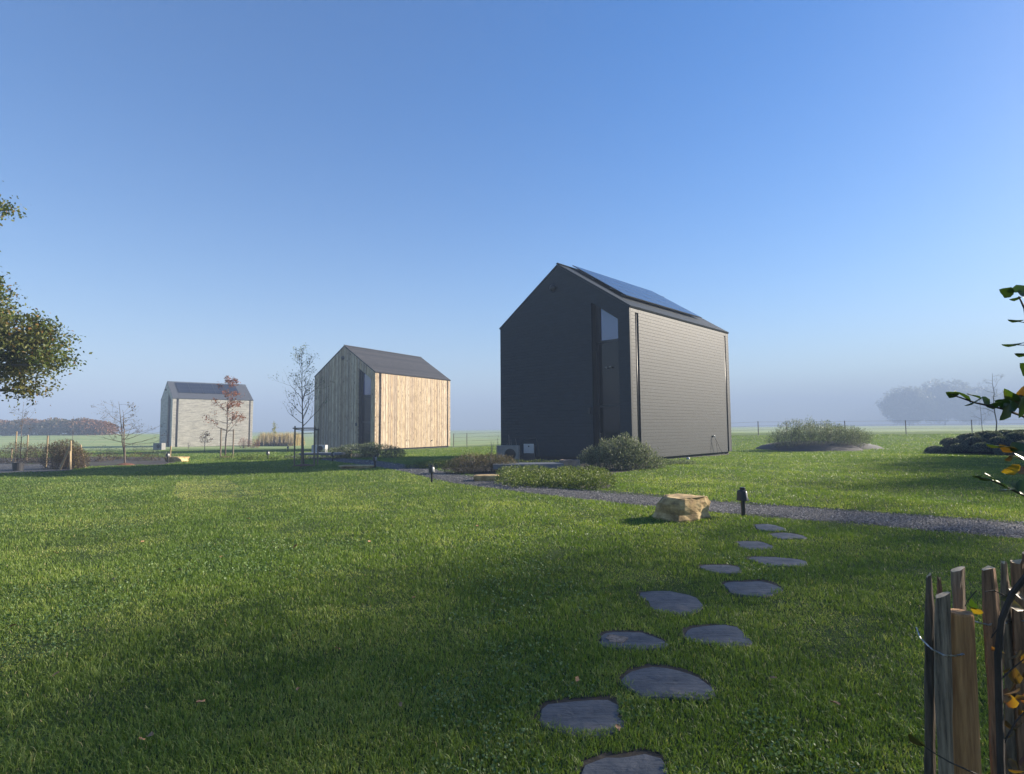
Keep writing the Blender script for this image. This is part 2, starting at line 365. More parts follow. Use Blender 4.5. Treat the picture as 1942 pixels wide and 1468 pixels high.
def grow(mb, p, d, L, r, depth, tips, up=.15, wig=.18, split=(2, 4), fall=.68, n=5, ang=.7, minr=.003):
    k = 4; pts = [p]; rr = [r]; dd = d.normalized()
    for i in range(k):
        dd = (dd+Vector(rng.normal(size=3))*wig+Vector((0, 0, up))).normalized()
        pts.append(pts[-1]+dd*L/k); rr.append(max(minr, r*(1-.45*(i+1)/k)))
    mb.tube(pts, rr, n=n, cap=False)
    if depth <= 0:
        tips += [pts[-1], pts[-2], pts[-3]]; return
    for _ in range(random.randint(*split)):
        j = random.randint(2, k); a = dd.cross(Vector(rng.normal(size=3))).normalized()
        nd = (dd*math.cos(ang)+a*math.sin(ang))
        grow(mb, pts[j], nd, L*fall*random.uniform(.75, 1.15), max(minr, rr[j]*.65), depth-1, tips, up, wig, split, fall, max(3, n-1), ang, minr)
    grow(mb, pts[-1], dd, L*fall, max(minr, rr[-1]*.85), depth-1, tips, up, wig, split, fall, max(3, n-1), ang, minr)
def blades(C, length, width, bend=.35, lean=None):
    n = len(C); an = rng.uniform(0, 2*math.pi, n); L = length*rng.uniform(.55, 1.35, n); w = width*rng.uniform(.7, 1.3, n)
    u = np.stack([np.cos(an), np.sin(an), np.zeros(n)], 1); la = rng.uniform(0, 2*math.pi, n); b = bend*rng.uniform(.2, 1.5, n)
    ld = np.stack([np.cos(la), np.sin(la), np.zeros(n)], 1)*(b*L)[:, None]
    if lean is not None: ld = ld+lean*L[:, None]
    z = np.array([0, 0, 1.])
    p1 = C+ld*.35+z*(L*.55)[:, None]; p2 = C+ld+z*(L*.95*(1-.3*b))[:, None]
    hw = u*(w/2)[:, None]
    V = np.stack([C-hw, C+hw, p1+hw*.8, p1-hw*.8, p2], 1).reshape(-1, 3)
    i = np.arange(n)*5
    return V, np.stack([i, i+1, i+2, i+3], 1), np.stack([i+3, i+2, i+4], 1)

# ------------------------------------------------------------------ ground
def pieces(stops):
    out = [stops[0][0]]
    for a, step in stops:
        while out[-1] < a: out.append(out[-1]+step)
    return np.array(out)
gx = pieces([(-1500, 1), (-300, 100), (-130, 12), (-40, 4), (40, 1), (130, 4), (300, 12), (1500, 100)])
gy = pieces([(-300, 1), (-30, 45), (0, 3), (45, 1), (100, 2), (220, 8), (1500, 80)])
X, Y = np.meshgrid(gx, gy); Z = hgt(X, Y); nx, ny = len(gx), len(gy)
idx = (np.arange(ny-1)[:, None]*nx+np.arange(nx-1)[None]).ravel()
g = link('ground', mesh_np('ground', np.stack([X, Y, Z], -1).reshape(-1, 3), [np.stack([idx, idx+1, idx+nx+1, idx+nx], 1)]), M['ground'], smooth=True)
tag(g, kind='structure')

def sheet(name, poly, mat, lift=.004, res=.5, kind='structure', sub=None):
    """flat patch that follows the ground; poly = world xy outline, triangulated on a grid clipped by fan strips"""
    bm = bmesh.new(); vs = [bm.verts.new((x, y, 0)) for x, y in poly]; f = bm.faces.new(vs)
    bmesh.ops.triangulate(bm, faces=[f])
    for _ in range(3):
        long = [e for e in bm.edges if e.calc_length() > res]
        if not long: break
        bmesh.ops.subdivide_edges(bm, edges=long, cuts=1); bmesh.ops.triangulate(bm, faces=[f for f in bm.faces if len(f.verts) > 3])
    for v in bm.verts: v.co.z = H(v.co.x, v.co.y)+lift
    bmesh.ops.recalc_face_normals(bm, faces=bm.faces)
    me = bpy.data.meshes.new(name); bm.to_mesh(me); bm.free(); o = link(name, me, mat); tag(o, kind=kind); return o
def inside(px, py, poly):
    c = np.zeros(len(px), bool); n = len(poly); j = n-1
    for i in range(n):
        xi, yi = poly[i]; xj, yj = poly[j]
        t = ((yi > py) != (yj > py)) & (px < (xj-xi)*(py-yi)/(yj-yi+1e-12)+xi); c ^= t; j = i
    return c
path_px = [(2300, 1026, 1068), (1942, 991, 1024), (1700, 974, 1003), (1550, 963, 990), (1450, 956, 983), (1350, 949, 972), (1200, 935, 958), (1100, 928, 947),
           (1000, 919, 936), (950, 914, 929), (900, 904, 923), (860, 896, 918), (820, 888, 909), (780, 882, 899), (740, 877, 890), (700, 872.5, 884), (660, 869, 878.5), (620, 866.5, 874), (585, 865, 871), (540, 864, 869)]
up = [gp(x, a) for x, a, b in path_px]; lw = [gp(x, b) for x, a, b in path_px]
PATH = [(p.x, p.y) for p in up]+[(p.x, p.y) for p in reversed(lw)]
V = []; 
for a, b in zip(up, lw):
    for k in range(5):
        q = a.lerp(b, k/4); V.append((q.x, q.y))
V = np.array(V)
# smooth strip, resampled so the outline is rounded
def strip(name, A, B, mat, lift, n=8, m=5, kind='structure'):
    def cr(P, t):
        i = min(int(t), len(P)-2); u = t-i; p0, p1, p2, p3 = P[max(i-1, 0)], P[i], P[i+1], P[min(i+2, len(P)-1)]
        return .5*((2*p1)+(p2-p0)*u+(2*p0-5*p1+4*p2-p3)*u*u+(3*p1-p0-3*p2+p3)*u**3)
    rows = []; T = np.linspace(0, len(A)-1, (len(A)-1)*n+1)
    for t in T:
        a, b = cr(A, t), cr(B, t)
        for k in range(m): q = a.lerp(b, k/(m-1)); rows.append((q.x, q.y, H(q.x, q.y)+lift+(.0 if 0 < k < m-1 else -.02)))
    R_ = len(T); idx = (np.arange(R_-1)[:, None]*m+np.arange(m-1)[None]).ravel()
    o = link(name, mesh_np(name, rows, [np.stack([idx, idx+1, idx+m+1, idx+m], 1)]), mat, smooth=True); tag(o, kind=kind); return o
strip('gravel_path', up, lw, M['gravel'], .012)

# stepping stones -------------------------------------------------------
st_px = [(1190, 1480, 158, 96), (1105, 1364, 170, 64), (1263, 1299, 156, 62), (1197, 1218, 114, 36), (1361, 1208, 112, 40), (1275, 1144, 112, 40), (1429, 1118, 108, 31),
         (1370, 1081, 66, 19), (1477, 1067, 92, 18), (1432, 1036, 66, 15), (1494, 1018, 56, 13), (1459, 1002, 52, 13)]
st_lab = ['grey slate stepping stone nearest the camera, cut off by the bottom edge of the photo', 'large rounded slate stepping stone lowest on the left, with plant sprigs at its back edge',
 'large oblong slate stepping stone with two pale flecks, right of the lowest full stone', 'slate stepping stone with a brownish crusted patch on its left half', 'slanting slate stepping stone between the crusted stone and the fence side',
 'oval slate stepping stone with a notched front and small crumbs on top', 'wide slate stepping stone beside the oval one, rightmost of the middle stones', 'small rounded slate stepping stone left of the row, with grain lines',
 'long narrow slate stepping stone on the right, behind a dark grass rim', 'half hidden stepping stone behind a clump of taller grass, with a white speck', 'sliver of stepping stone on the right, sunk in grass near the path lamp',
 'farthest pale stepping stone, just in front of the gravel path']
STN = []
for i, ((px, py, w, h), lb) in enumerate(zip(st_px, st_lab)):
    c = gp(px, py); D = c.y; rx = w/F_PX*D/2*.97; a = gp(px, py-h/2); b = gp(px, py+h/2); ry = max((a.y-b.y)/2, .16); ry = min(ry, .34)
    k = 19; rr = random.Random(i*5+1); ph = [rr.uniform(0, 6.28) for _ in range(4)]
    ring = []
    for q in range(k):
        t = 2*math.pi*q/k; e = 2.9; m_ = .98+.09*math.sin(2*t+ph[0])+.075*math.sin(3*t+ph[1])+.04*math.sin(5*t+ph[2])+rr.uniform(-.045, .045)
        cx_, sy_ = math.cos(t), math.sin(t); s_ = (abs(cx_)**e+abs(sy_)**e)**(-1/e)
        ring.append((cx_*s_*rx*m_, sy_*s_*ry*m_))
    mb = MB(); z0 = H(c.x, c.y)
    vs = []; 
    for sc, zz in ((1, -.03), (1, .006), (.975, .014), (.6, .018), (.25, .016)):
        for x, y in ring: vs.append((x*sc, y*sc, zz+(rr.uniform(-.002, .002) if sc < .9 else 0)))
    fs = []
    for L_ in range(4):
        for q in range(k):
            q2 = (q+1) % k; fs.append((L_*k+q, L_*k+q2, (L_+1)*k+q2, (L_+1)*k+q))
    fs.append(tuple(4*k+q for q in range(k))); fs.append(tuple(reversed(range(k))))
    me = bpy.data.meshes.new('stepping_stone'); me.from_pydata(vs, [], fs)
    o = link('stepping_stone', me, M['stone'], loc=(c.x, c.y, z0)); o.rotation_euler = (0, 0, 0)
    tag(o, lb, 'stepping stone', 'stepping stones crossing the lawn')
    if i == 3:
        q = MB(); cp = [(-rx*.48+math.cos(t)*rx*.34*(1+.18*math.sin(3*t+1)+.1*math.sin(7*t)), ry*.10+math.sin(t)*ry*.42*(1+.2*math.sin(4*t))) for t in np.linspace(0, 6.28, 26)[:-1]]
        q.slab(cp, (0, 0, .016), (1, 0, 0), (0, 1, 0), .004); q.build('crust', plain('lichen_crust', (.15, .125, .105), .9, var=.6, scale=30, bump=1), o)
    STN.append((c.x, c.y, rx, ry, ring))
    sheet('soil', [(c.x+x*1.10, c.y+y*1.12+.05) for x, y in ring], M['soil'], .006, 2)

# beds / patches (structure) ---------------------------------------------
def pxpoly(L): return [(lambda q: (q.x, q.y))(gp(a, b)) for a, b in L]
BED1 = pxpoly([(785, 884), (850, 876), (950, 872), (1010, 868), (1100, 868), (1215, 880), (1250, 884), (1215, 890), (1165, 898), (1150, 912), (1160, 925), (1120, 928), (1000, 917), (950, 912), (900, 903), (860, 895), (820, 887)])
sheet('planting_bed', BED1, M['soil'], .006, 1.2)
BED2 = pxpoly([(-60, 870), (60, 868), (180, 866), (320, 867), (345, 875), (310, 882), (240, 884), (160, 886), (100, 882), (-60, 884)])
sheet('planting_bed', BED2, M['soil'], .006, 1.5)
GPATCH = pxpoly([(-80, 881), (60, 880), (140, 884), (138, 893), (60, 896), (-80, 900)])
sheet('gravel_patch', GPATCH, M['gravel'], .010, 1.2)
BED3 = pxpoly([(560, 861), (620, 859), (735, 862), (700, 868), (640, 866), (600, 864), (560, 863)])
sheet('planting_bed', BED3, M['soil'], .006, 1.2)

# ------------------------------------------------------------------ lawn blades
HS = {'dark': (5.566, 26.696, -.0, .762, 8.595, 11.14, 7.268, 2.847), 'mid': (-12.776, 53.289, -.361, .537, 8.304, 11.597, 7.256, 2.795), 'left': (-50.79, 85.53, -.892, .841, 8.475, 11.502, 7.327, 2.735)}
def hrect(h, pad=0):
    x, y, z, yaw, w, l, e, r = h; s = np.array([math.sin(yaw), math.cos(yaw)]); gg = np.array([-math.cos(yaw), math.sin(yaw)]); n = np.array([x, y])
    return [tuple(p) for p in (n-gg*pad-s*pad, n+s*(l+pad)-gg*pad, n+s*(l+pad)+gg*(w+pad), n+gg*(w+pad)-s*pad)]
def lawn_points(n, d0, d1, pw=1.0, ratio=1.12):
    """more blades per square metre close by, thinning out with distance"""
    u = rng.random(n); D = d0*(d1/d0)**(u**pw); x = rng.uniform(-ratio, ratio, n)*(D+2.2)
    keep = np.ones(n, bool)
    keep &= ~inside(x+rng.normal(size=n)*.05, D+rng.normal(size=n)*.06, PATH)
    for bed in (BED1, BED2, GPATCH, BED3): keep &= ~inside(x, D, bed)
    for h in HS.values(): keep &= ~inside(x, D, hrect(h))
    for (cx_, cy_, rx, ry, ring) in STN:
        near = (np.abs(x-cx_) < rx*1.3) & (np.abs(D-cy_) < ry*1.4)
        q = np.array(ring); poly = [(cx_+a*1.0, cy_+b*.98+.05) for a, b in ring]
        m_ = np.zeros(n, bool); m_[near] = inside(x[near], D[near], poly); keep &= ~m_
    return np.stack([x[keep], D[keep], hgt(x[keep], D[keep])], 1)
def vnoise(x, y, s, seed=0):
    """cheap smooth value noise"""
    r_ = np.random.default_rng(seed).random((64, 64)); X_ = x*s; Y_ = y*s; i = np.floor(X_).astype(int); j = np.floor(Y_).astype(int)
    a = X_-i; b = Y_-j; a = a*a*(3-2*a); b = b*b*(3-2*b); g_ = lambda p, q: r_[p % 64, q % 64]
    return (g_(i, j)*(1-a)+g_(i+1, j)*a)*(1-b)+(g_(i, j+1)*(1-a)+g_(i+1, j+1)*a)*b
def add_lawn(name, n, d0, d1):
    C = lawn_points(n, d0, d1); D = C[:, 1]
    nn = vnoise(C[:, 0], D, 1.7, 3)*.6+vnoise(C[:, 0], D, 5.5, 4)*.4
    ln = (.030+.0011*D)*(.60+.9*nn); wd = .0028+.00050*D
    n2 = vnoise(C[:, 0], D, .45, 21); t = .10+.40*nn+.28*n2+rng.normal(size=len(C))*.17
    pt = inside(C[:, 0], D, PATCH); t[pt] = .90+rng.normal(size=pt.sum())*.06; ln[pt] *= .55
    n3 = vnoise(C[:, 0], D, .9, 31)*.55+vnoise(C[:, 0], D, 3.1, 33)*.45; dry = (n3 > .60) & (rng.random(len(C)) < .55) & (D < 25); t[dry] = np.maximum(t[dry], .80+.12*rng.random(dry.sum())); ln[dry] *= .7; t = np.clip(t, 0, .95); t[rng.random(len(C)) < .012] = 1
    V, Q, T = blades(C, ln, wd, .6, np.array([[-.05, -.05, 0]]))
    o = link(name, mesh_np(name, V, [Q, T], np.repeat(t, 5)), GRASS); tag(o, kind='stuff'); return o
PATCH = pxpoly([(326, 938), (336, 914), (432, 911), (484, 938), (430, 947), (350, 950)])
add_lawn('grass', 1650000, 2.1, 62)
# longer tufts the mower missed
nt_ = 1500; TC = lawn_points(nt_, 2.2, 16); k_ = 16; TC = np.repeat(TC, k_, 0)+rng.normal(size=(len(TC)*k_, 3))*np.array([.022, .022, 0])
V, Q, T = blades(TC, .060+.0015*TC[:, 1], .0035+.0004*TC[:, 1], .9); tt = np.repeat(rng.uniform(.35, .90, len(TC)//k_), k_)
tag(link('grass_tufts', mesh_np('grass_tufts', V, [Q, T], np.repeat(tt, 5)), GRASS), kind='stuff')
# clover in loose patches
C = lawn_points(105000, 2.3, 20); n_ = vnoise(C[:, 0], C[:, 1], .75, 9)*.65+vnoise(C[:, 0], C[:, 1], 3, 11)*.35
C = C[(n_ > .58) & (C[:, 0] < 3.2)]; C[:, 2] += .020+.012*rng.random(len(C))
d = np.zeros((len(C), 3))
V, F, t = leaf_quads(C, .013+.0016*C[:, 1], .95, rng.normal(size=(len(C), 3))*np.array([1, 1, .25]), .15)
tag(link('clover', mesh_np('clover', V, [F], t), CLOVER), kind='stuff')
# pebbles lying on the gravel
n = 90000; u = rng.random(n); D = 7.5*(32/7.5)**u; x = rng.uniform(-.6, 1.0, n)*D; k = inside(x, D, PATH); x, D = x[k], D[k]; n = len(x)
sz = (.007+.0007*D)*rng.uniform(.6, 1.5, n); base = np.array([[1, 0, 0], [0, 1, 0], [-1, 0, 0], [0, -1, 0], [0, 0, .75]])
rot = rng.uniform(0, 6.28, n); jit = rng.uniform(.6, 1.3, (n, 5, 1)); B = base[None]*jit*sz[:, None, None]
Bx = B[..., 0]*np.cos(rot)[:, None]-B[..., 1]*np.sin(rot)[:, None]; By = B[..., 0]*np.sin(rot)[:, None]+B[..., 1]*np.cos(rot)[:, None]
V = np.stack([Bx+x[:, None], By+D[:, None], B[..., 2]+hgt(x, D)[:, None]+.012], -1).reshape(-1, 3); i = np.arange(n)*5
F = np.concatenate([np.stack([i+a, i+b, i+4], 1) for a, b in ((0, 1), (1, 2), (2, 3), (3, 0))])
tag(link('gravel', mesh_np('gravel', V, [F], np.repeat(rng.random(n), 5)), M['pebble']), kind='stuff')

# ------------------------------------------------------------------ houses
def house(h, name, label, wallm, roofm, style):
    x, y, z, yaw, Wd, L, E, Rr = h
    c = Vector((x, y, z))+Vector((-math.cos(yaw), math.sin(yaw), 0))*Wd/2
    root = empty(name, c, -yaw, label, 'house'); hw = Wd/2; b = .12; T = .13
    r0, r1 = -hw+.744*Wd, -hw+.925*Wd
    if style == 'left': r0, r1 = -hw+.60*Wd, -hw+.86*Wd
    if style == 'mid': r0, r1 = -hw+.735*Wd, -hw+.935*Wd
    roof = lambda xx: E+Rr*(1-abs(xx)/hw)
    t0, t1 = roof(r0)-.88, roof(r1)-.88
    # walls: gable with a slot for the tall recess, side wall in three panels with two gutter slots
    w = MB()
    w.slab([(-hw, b), (r0, b), (r0, t0), (r1, t1), (r1, b), (hw, b), (hw, E), (0, E+Rr), (-hw, E)], (0, T, 0), (1, 0, 0), (0, 0, 1), T)
    w.slab([(-hw, b), (hw, b), (hw, E), (0, E+Rr), (-hw, E)], (0, L, 0), (1, 0, 0), (0, 0, 1), T)
    s0, s1 = .50, .80; e0, e1 = L-.60, L-.38
    ts = E-(.18 if style == 'dark' else .02)
    for a, q in ((T+.003, s0), (s1, e0), (e1, L-T-.003)):
        w.slab([(a, b), (q, b), (q, E-.01), (a, E-.01)], (hw-T, 0, 0), (0, 1, 0), (0, 0, 1), T)
    if style == 'dark':
        for a, q in ((s0+.003, s1-.003), (e0+.003, e1-.003)): w.slab([(a, ts), (q, ts), (q, E-.01), (a, E-.01)], (hw-T, 0, 0), (0, 1, 0), (0, 0, 1), T-.004)
    w.slab([(T+.003, b), (L-T-.003, b), (L-T-.003, E-.01), (T+.003, E-.01)], (-hw, 0, 0), (0, 1, 0), (0, 0, 1), T)
    w.build('wall', wallm, root)
    cr = MB(); i = T+.02
    cr.slab([(-hw+i, -.3), (hw-i, -.3), (hw-i, E-.1), (0, E+Rr-.2), (-hw+i, E-.1)], (0, L-T-.01, 0), (1, 0, 0), (0, 0, 1), L-T-.62)
    cr.slab([(-hw+i, -.3), (hw-i, -.3), (hw-i, b+.01), (-hw+i, b+.01)], (0, .60, 0), (1, 0, 0), (0, 0, 1), .5)
    cr.build('plinth', M['core'], root)
    for a in ((s0+s1)/2, (e0+e1)/2):
        p = MB(); p.tube([(hw-.075, a, .05), (hw-.075, a, ts-.05)], .05, n=10); p.build('downpipe', M['bronze'] if style != 'dark' else M['black'], root, smooth=True)
    # recess lining
    ln = MB(); dpth = .55
    ln.slab([(T+.002, b), (dpth, b), (dpth, t0-.0), (T+.002, t0-.0)], (r0-.03, 0, 0), (0, 1, 0), (0, 0, 1), .028)
    ln.slab([(T+.002, b), (dpth, b), (dpth, t1-.0), (T+.002, t1-.0)], (r1+.002, 0, 0), (0, 1, 0), (0, 0, 1), .028)
    sl_ = Vector((r1-r0, 0, t1-t0)); ll = sl_.length
    ln.slab([(0, T+.002), (ll, T+.002), (ll, dpth), (0, dpth)], (r0, 0, t0+.002), sl_.normalized(), (0, 1, 0), .028)
    ln.build('recess_lining', M['frame'], root)
    # door and window set back in the slot
    dz = 5.35 if style != 'left' else 5.3; yb = .40; wl = r0+.28
    rt = lambda xx: t0+(t1-t0)*(xx-r0)/(r1-r0)
    if style == 'mid': dz = 5.2
    wf = MB(); fr = .055
    zs = 5.85 if style == 'dark' else dz
    # frame: left jamb, right jamb, sill rail, sloped head
    for a, q in ((r0+.002, wl), (r1-fr, r1-.002)): wf.slab([(a, zs), (q, zs), (q, rt(q)-.01), (a, rt(a)-.01)], (0, yb+.10, 0), (1, 0, 0), (0, 0, 1), .12)
    wf.slab([(wl+.002, zs), (r1-fr-.002, zs), (r1-fr-.002, zs+.07), (wl+.002, zs+.07)], (0, yb+.10, 0), (1, 0, 0), (0, 0, 1), .12)
    wf.slab([(wl+.002, rt(wl)-.09), (r1-fr-.002, rt(r1-fr)-.09), (r1-fr-.002, rt(r1-fr)-.012), (wl+.002, rt(wl)-.012)], (0, yb+.10, 0), (1, 0, 0), (0, 0, 1), .12)
    wo = wf.build('window', M['frame'], root)
    wp = MB(); wp.slab([(wl+.003, zs+.072), (r1-fr-.003, zs+.072), (r1-fr-.003, rt(r1-fr)-.093), (wl+.003, rt(wl)-.093)], (0, yb+.05, 0), (1, 0, 0), (0, 0, 1), .02)
    wp.build('pane', M['glass'] if style != 'left' else M['dglass'], wo)
    d = MB(); zt = zs-.006
    d.slab([(r0+.002, b), (r0+.12, b), (r0+.12, zt), (r0+.002, zt)], (0, yb+.10, 0), (1, 0, 0), (0, 0, 1), .13)
    d.slab([(r1-.07, b), (r1-.002, b), (r1-.002, zt), (r1-.07, zt)], (0, yb+.10, 0), (1, 0, 0), (0, 0, 1), .13)
    for za, zb in ((b, b+.1), (2.62, 2.72), (zt-.08, zt)): d.slab([(r0+.122, za), (r1-.072, za), (r1-.072, zb), (r0+.122, zb)], (0, yb+.10, 0), (1, 0, 0), (0, 0, 1), .10)
    do = d.build('door', M['frame'], root)
    for za, zb in ((b+.102, 2.618), (2.722, zt-.082)):
        g_ = MB(); g_.slab([(r0+.123, za), (r1-.073, za), (r1-.073, zb), (r0+.123, zb)], (0, yb+.06, 0), (1, 0, 0), (0, 0, 1), .02); g_.build('pane', M['dglass'], do)
    hd = MB(); hd.tube([(r0+.17, yb-.06, .95), (r0+.17, yb-.06, 1.35)], .012, n=8); hd.tube([(r0+.17, yb-.06, 1.0), (r0+.17, yb+.06, 1.0)], .008, n=6); hd.tube([(r0+.17, yb-.06, 1.3), (r0+.17, yb+.06, 1.3)], .008, n=6)
    hd.build('handle', M['grey'], do)
    if style == 'dark':
        for xx in (r0+.62, r0+.85):
            q = MB(); q.lathe([(.05, 0), (.055, .02), (.03, .09), (.0, .1)], n=12); s_ = q.build('spotlight', M['grey'], root, (xx, yb-.06, 4.55), True); s_.rotation_euler = (R(90), 0, 0)
    # vent cowl high on the gable, keypad
    v = MB(); v.lathe([(.19, 0), (.19, .06), (.17, .15), (.10, .22), (.02, .24)], n=20); 
    vv = v.build('vent_cowl', M['black'], root, (-.28 if style != 'mid' else -.12, -.002, E+Rr-1.12), True); vv.rotation_euler = (R(90), 0, 0)
    k = MB(); k.box((r0-.17, -.045, 2.45), (.14, .09, .28)); k.build('wall_light', M['black'], root, bevel=.01)
    # roof: two slabs
    sl = math.hypot(hw, Rr); a = Vector((hw, 0, -Rr)).normalized(); nn = Vector((Rr, 0, hw)).normalized(); th = .10
    rf = MB()
    rf.slab([(0, -.02), (sl+.02, -.02), (sl+.02, L+.02), (0, L+.02)], Vector((0, 0, E+Rr+.012)), a, (0, 1, 0), th)
    al = Vector((-hw, 0, -Rr)).normalized()
    rf.slab([(-.02, 0.0), (L+.02, 0.0), (L+.02, sl+.02), (-.02, sl+.02)], Vector((0, 0, E+Rr+.012)), (0, 1, 0), al, -th if (Vector((0, 1, 0)).cross(al)).z < 0 else th)
    ro = rf.build('roof', roofm, root)
    cap = MB(); cap.slab([(-.10, 0), (0, .075), (.10, 0)], (0, L+.03, E+Rr+.125), (1, 0, 0), (0, 0, 1), L+.06); cap.build('ridge_cap', M['tile'] if style != 'dark' else M['slate'], ro)
    if style in ('dark', 'left'):
        lift = .24 if style == 'dark' else .13
        rows, cols, ph, pw_ = (4, 5, .985, 1.66) if style == 'dark' else (3, 5, 1.05, 1.74)
        y0 = 1.15 if style == 'dark' else 1.0; u0 = -.05 if style == 'dark' else .25
        org = Vector((0, 0, E+Rr+.012))+nn*(lift+(.0 if style == 'left' else .0))
        for i_ in range(rows):
            for j_ in range(cols):
                p = MB(); u = u0+i_*(ph+.015); yy = y0+j_*(pw_+.015)
                p.slab([(u, yy), (u+ph, yy), (u+ph, yy+pw_), (u, yy+pw_)], org, a, (0, 1, 0), .04, 1)
                p.slab([(u+.02, yy+.02), (u+ph-.02, yy+.02), (u+ph-.02, yy+pw_-.02), (u+.02, yy+pw_-.02)], org+nn*.0405, a, (0, 1, 0), .002, 0)
                p.build('solar_panel', [M['solar'], M['black']], ro)
        rl = MB()
        if style == 'dark':
            for u in (.3, 1.6, 2.9, 3.7):
                rl.slab([(u, y0-.08), (u+.05, y0-.08), (u+.05, y0+cols*(pw_+.015)+.05), (u, y0+cols*(pw_+.015)+.05)], org-nn*.07, a, (0, 1, 0), .05)
            rl.build('rail', M['grey'], ro)
    return root
hd_ = house(HS['dark'], 'slate_house', 'tall black slate-clad house with solar panels on its roof, nearest the camera', M['slate'], M['slate'], 'dark')
hm_ = house(HS['mid'], 'timber_house', 'house clad in golden vertical timber boards, between the other two houses', M['larch'], M['roofwood'], 'mid')
hl_ = house(HS['left'], 'brick_house', 'pale brick house with dark solar roof, farthest away on the left', M['brick'], M['tile'], 'left')

def loc2w(root, v): return root.matrix_basis @ Vector(v)
# tap and small white outlet on the slate side wall
def side_pt(h, along, out=0, z=0):
    x, y, z0, yaw, Wd, L, E, Rr = h; s = Vector((math.sin(yaw), math.cos(yaw), 0)); n = Vector((math.cos(yaw), -math.sin(yaw), 0))
    return Vector((x, y, z0))+s*along+n*out+Vector((0, 0, z))
# local coordinates: x out of the side wall at +W/2, y along
hwD = HS['dark'][4]/2
t = MB(); t.tube([(hwD, 8.6, 1.05), (hwD+.12, 8.6, 1.05), (hwD+.14, 8.6, .92)], .025, n=8); t.box((hwD+.06, 8.6, 1.1), (.05, .16, .04))
t.build('tap', M['white'], hd_)
t = MB(); t.tube([(hwD+.14, 8.6, .92), (hwD+.18, 8.9, .5), (hwD+.24, 9.2, .12)], .012, n=6); t.tube([(hwD+.14, 8.62, .92), (hwD+.2, 8.62, .4), (hwD+.26, 8.7, .05)], .010, n=6); t.build('hose', M['black'], hd_)
t = MB(); t.lathe([(.05, 0), (.09, .02), (.09, .12), (.03, .16)], n=12); o = t.build('drain_cap', M['white'], None, gp(1305, 873), True); tag(o, 'small round white drain cap on the ground beside the slate side wall', 'drain cap')
wm = HS['mid'][4]/2
t = MB(); t.tube([(wm, 8.3, .75), (wm+.10, 8.3, .75)], .05, n=8); t.build('outlet', M['bronze'], hm_)

# ------------------------------------------------------------------ bollard lamps
def make_lamp():
    r = empty('bollard_lamp', (0, 0, 0))
    b = MB(); b.lathe([(.030, -.05), (.030, .30)], n=14); b.lathe([(.045, -.02), (.045, .012)], n=14); b.build('pole', M['black'], r, smooth=False)
    s_ = MB(); s_.lathe([(.040, .452), (.040, .488), (.034, .494)], n=16); s_.lathe([(.052, .435), (.052, .451)], n=16); s_.build('cap', M['black'], r)
    g_ = MB()
    # black outer shade over three quarters, glass body inside
    g_.lathe([(.060, .29), (.074, .295), (.070, .34), (.062, .42), (.052, .434)], n=20); go = g_.build('lamp_glass', M['lampglass'], r, smooth=True)
    sh = MB()
    for q in range(12):
        a0, a1 = R(75)+q*R(15.5), R(75)+(q+1)*R(15.5)
        for (r0_, z0_), (r1_, z1_) in (((.088, .285), (.076, .435)), ((.076, .435), (.054, .448))):
            sh.face([(r0_*math.cos(a0), r0_*math.sin(a0), z0_), (r0_*math.cos(a1), r0_*math.sin(a1), z0_), (r1_*math.cos(a1), r1_*math.sin(a1), z1_), (r1_*math.cos(a0), r1_*math.sin(a0), z1_)])
    so_ = sh.build('lamp_shade', M['black'], r); mo = so_.modifiers.new('solid', 'SOLIDIFY'); mo.thickness = .004
    rim = MB(); rim.lathe([(.092, .276), (.092, .285)], n=20); rim.build('rim', M['black'], r)
    return r
lamp = make_lamp()
lamps = [(1410, 980, 'largest black bollard lamp, between the big rock and the farthest stepping stone'), (819, 915, 'bollard lamp at the near edge of the gravel path, left of the pale flat rock'), (711, 888, 'black bollard lamp beside the end of the long low rock'),
         (631, 876, 'black bollard lamp in the shade in front of the timber house, beside the brown boulder'), (508, 872, 'black bollard lamp on the lawn left of the staked tree'), (546, 857, 'small far bollard lamp just left of the tree stakes'), (318, 877, 'black bollard lamp next to the low rock in front of the brick house')]
for i, (a, b, lb) in enumerate(lamps):
    o = lamp if i == 0 else copy_tree(lamp); p = gp(a, b); o.location = (p.x, p.y, H(p.x, p.y)); k = 1.02 if i else 1.06; o.scale = (k*1.15, k*1.15, k*(1.05 if i else 1))
    o.rotation_euler = (0, 0, R(20)); tag(o, lb, 'lamp', 'black bollard lamps along the path')

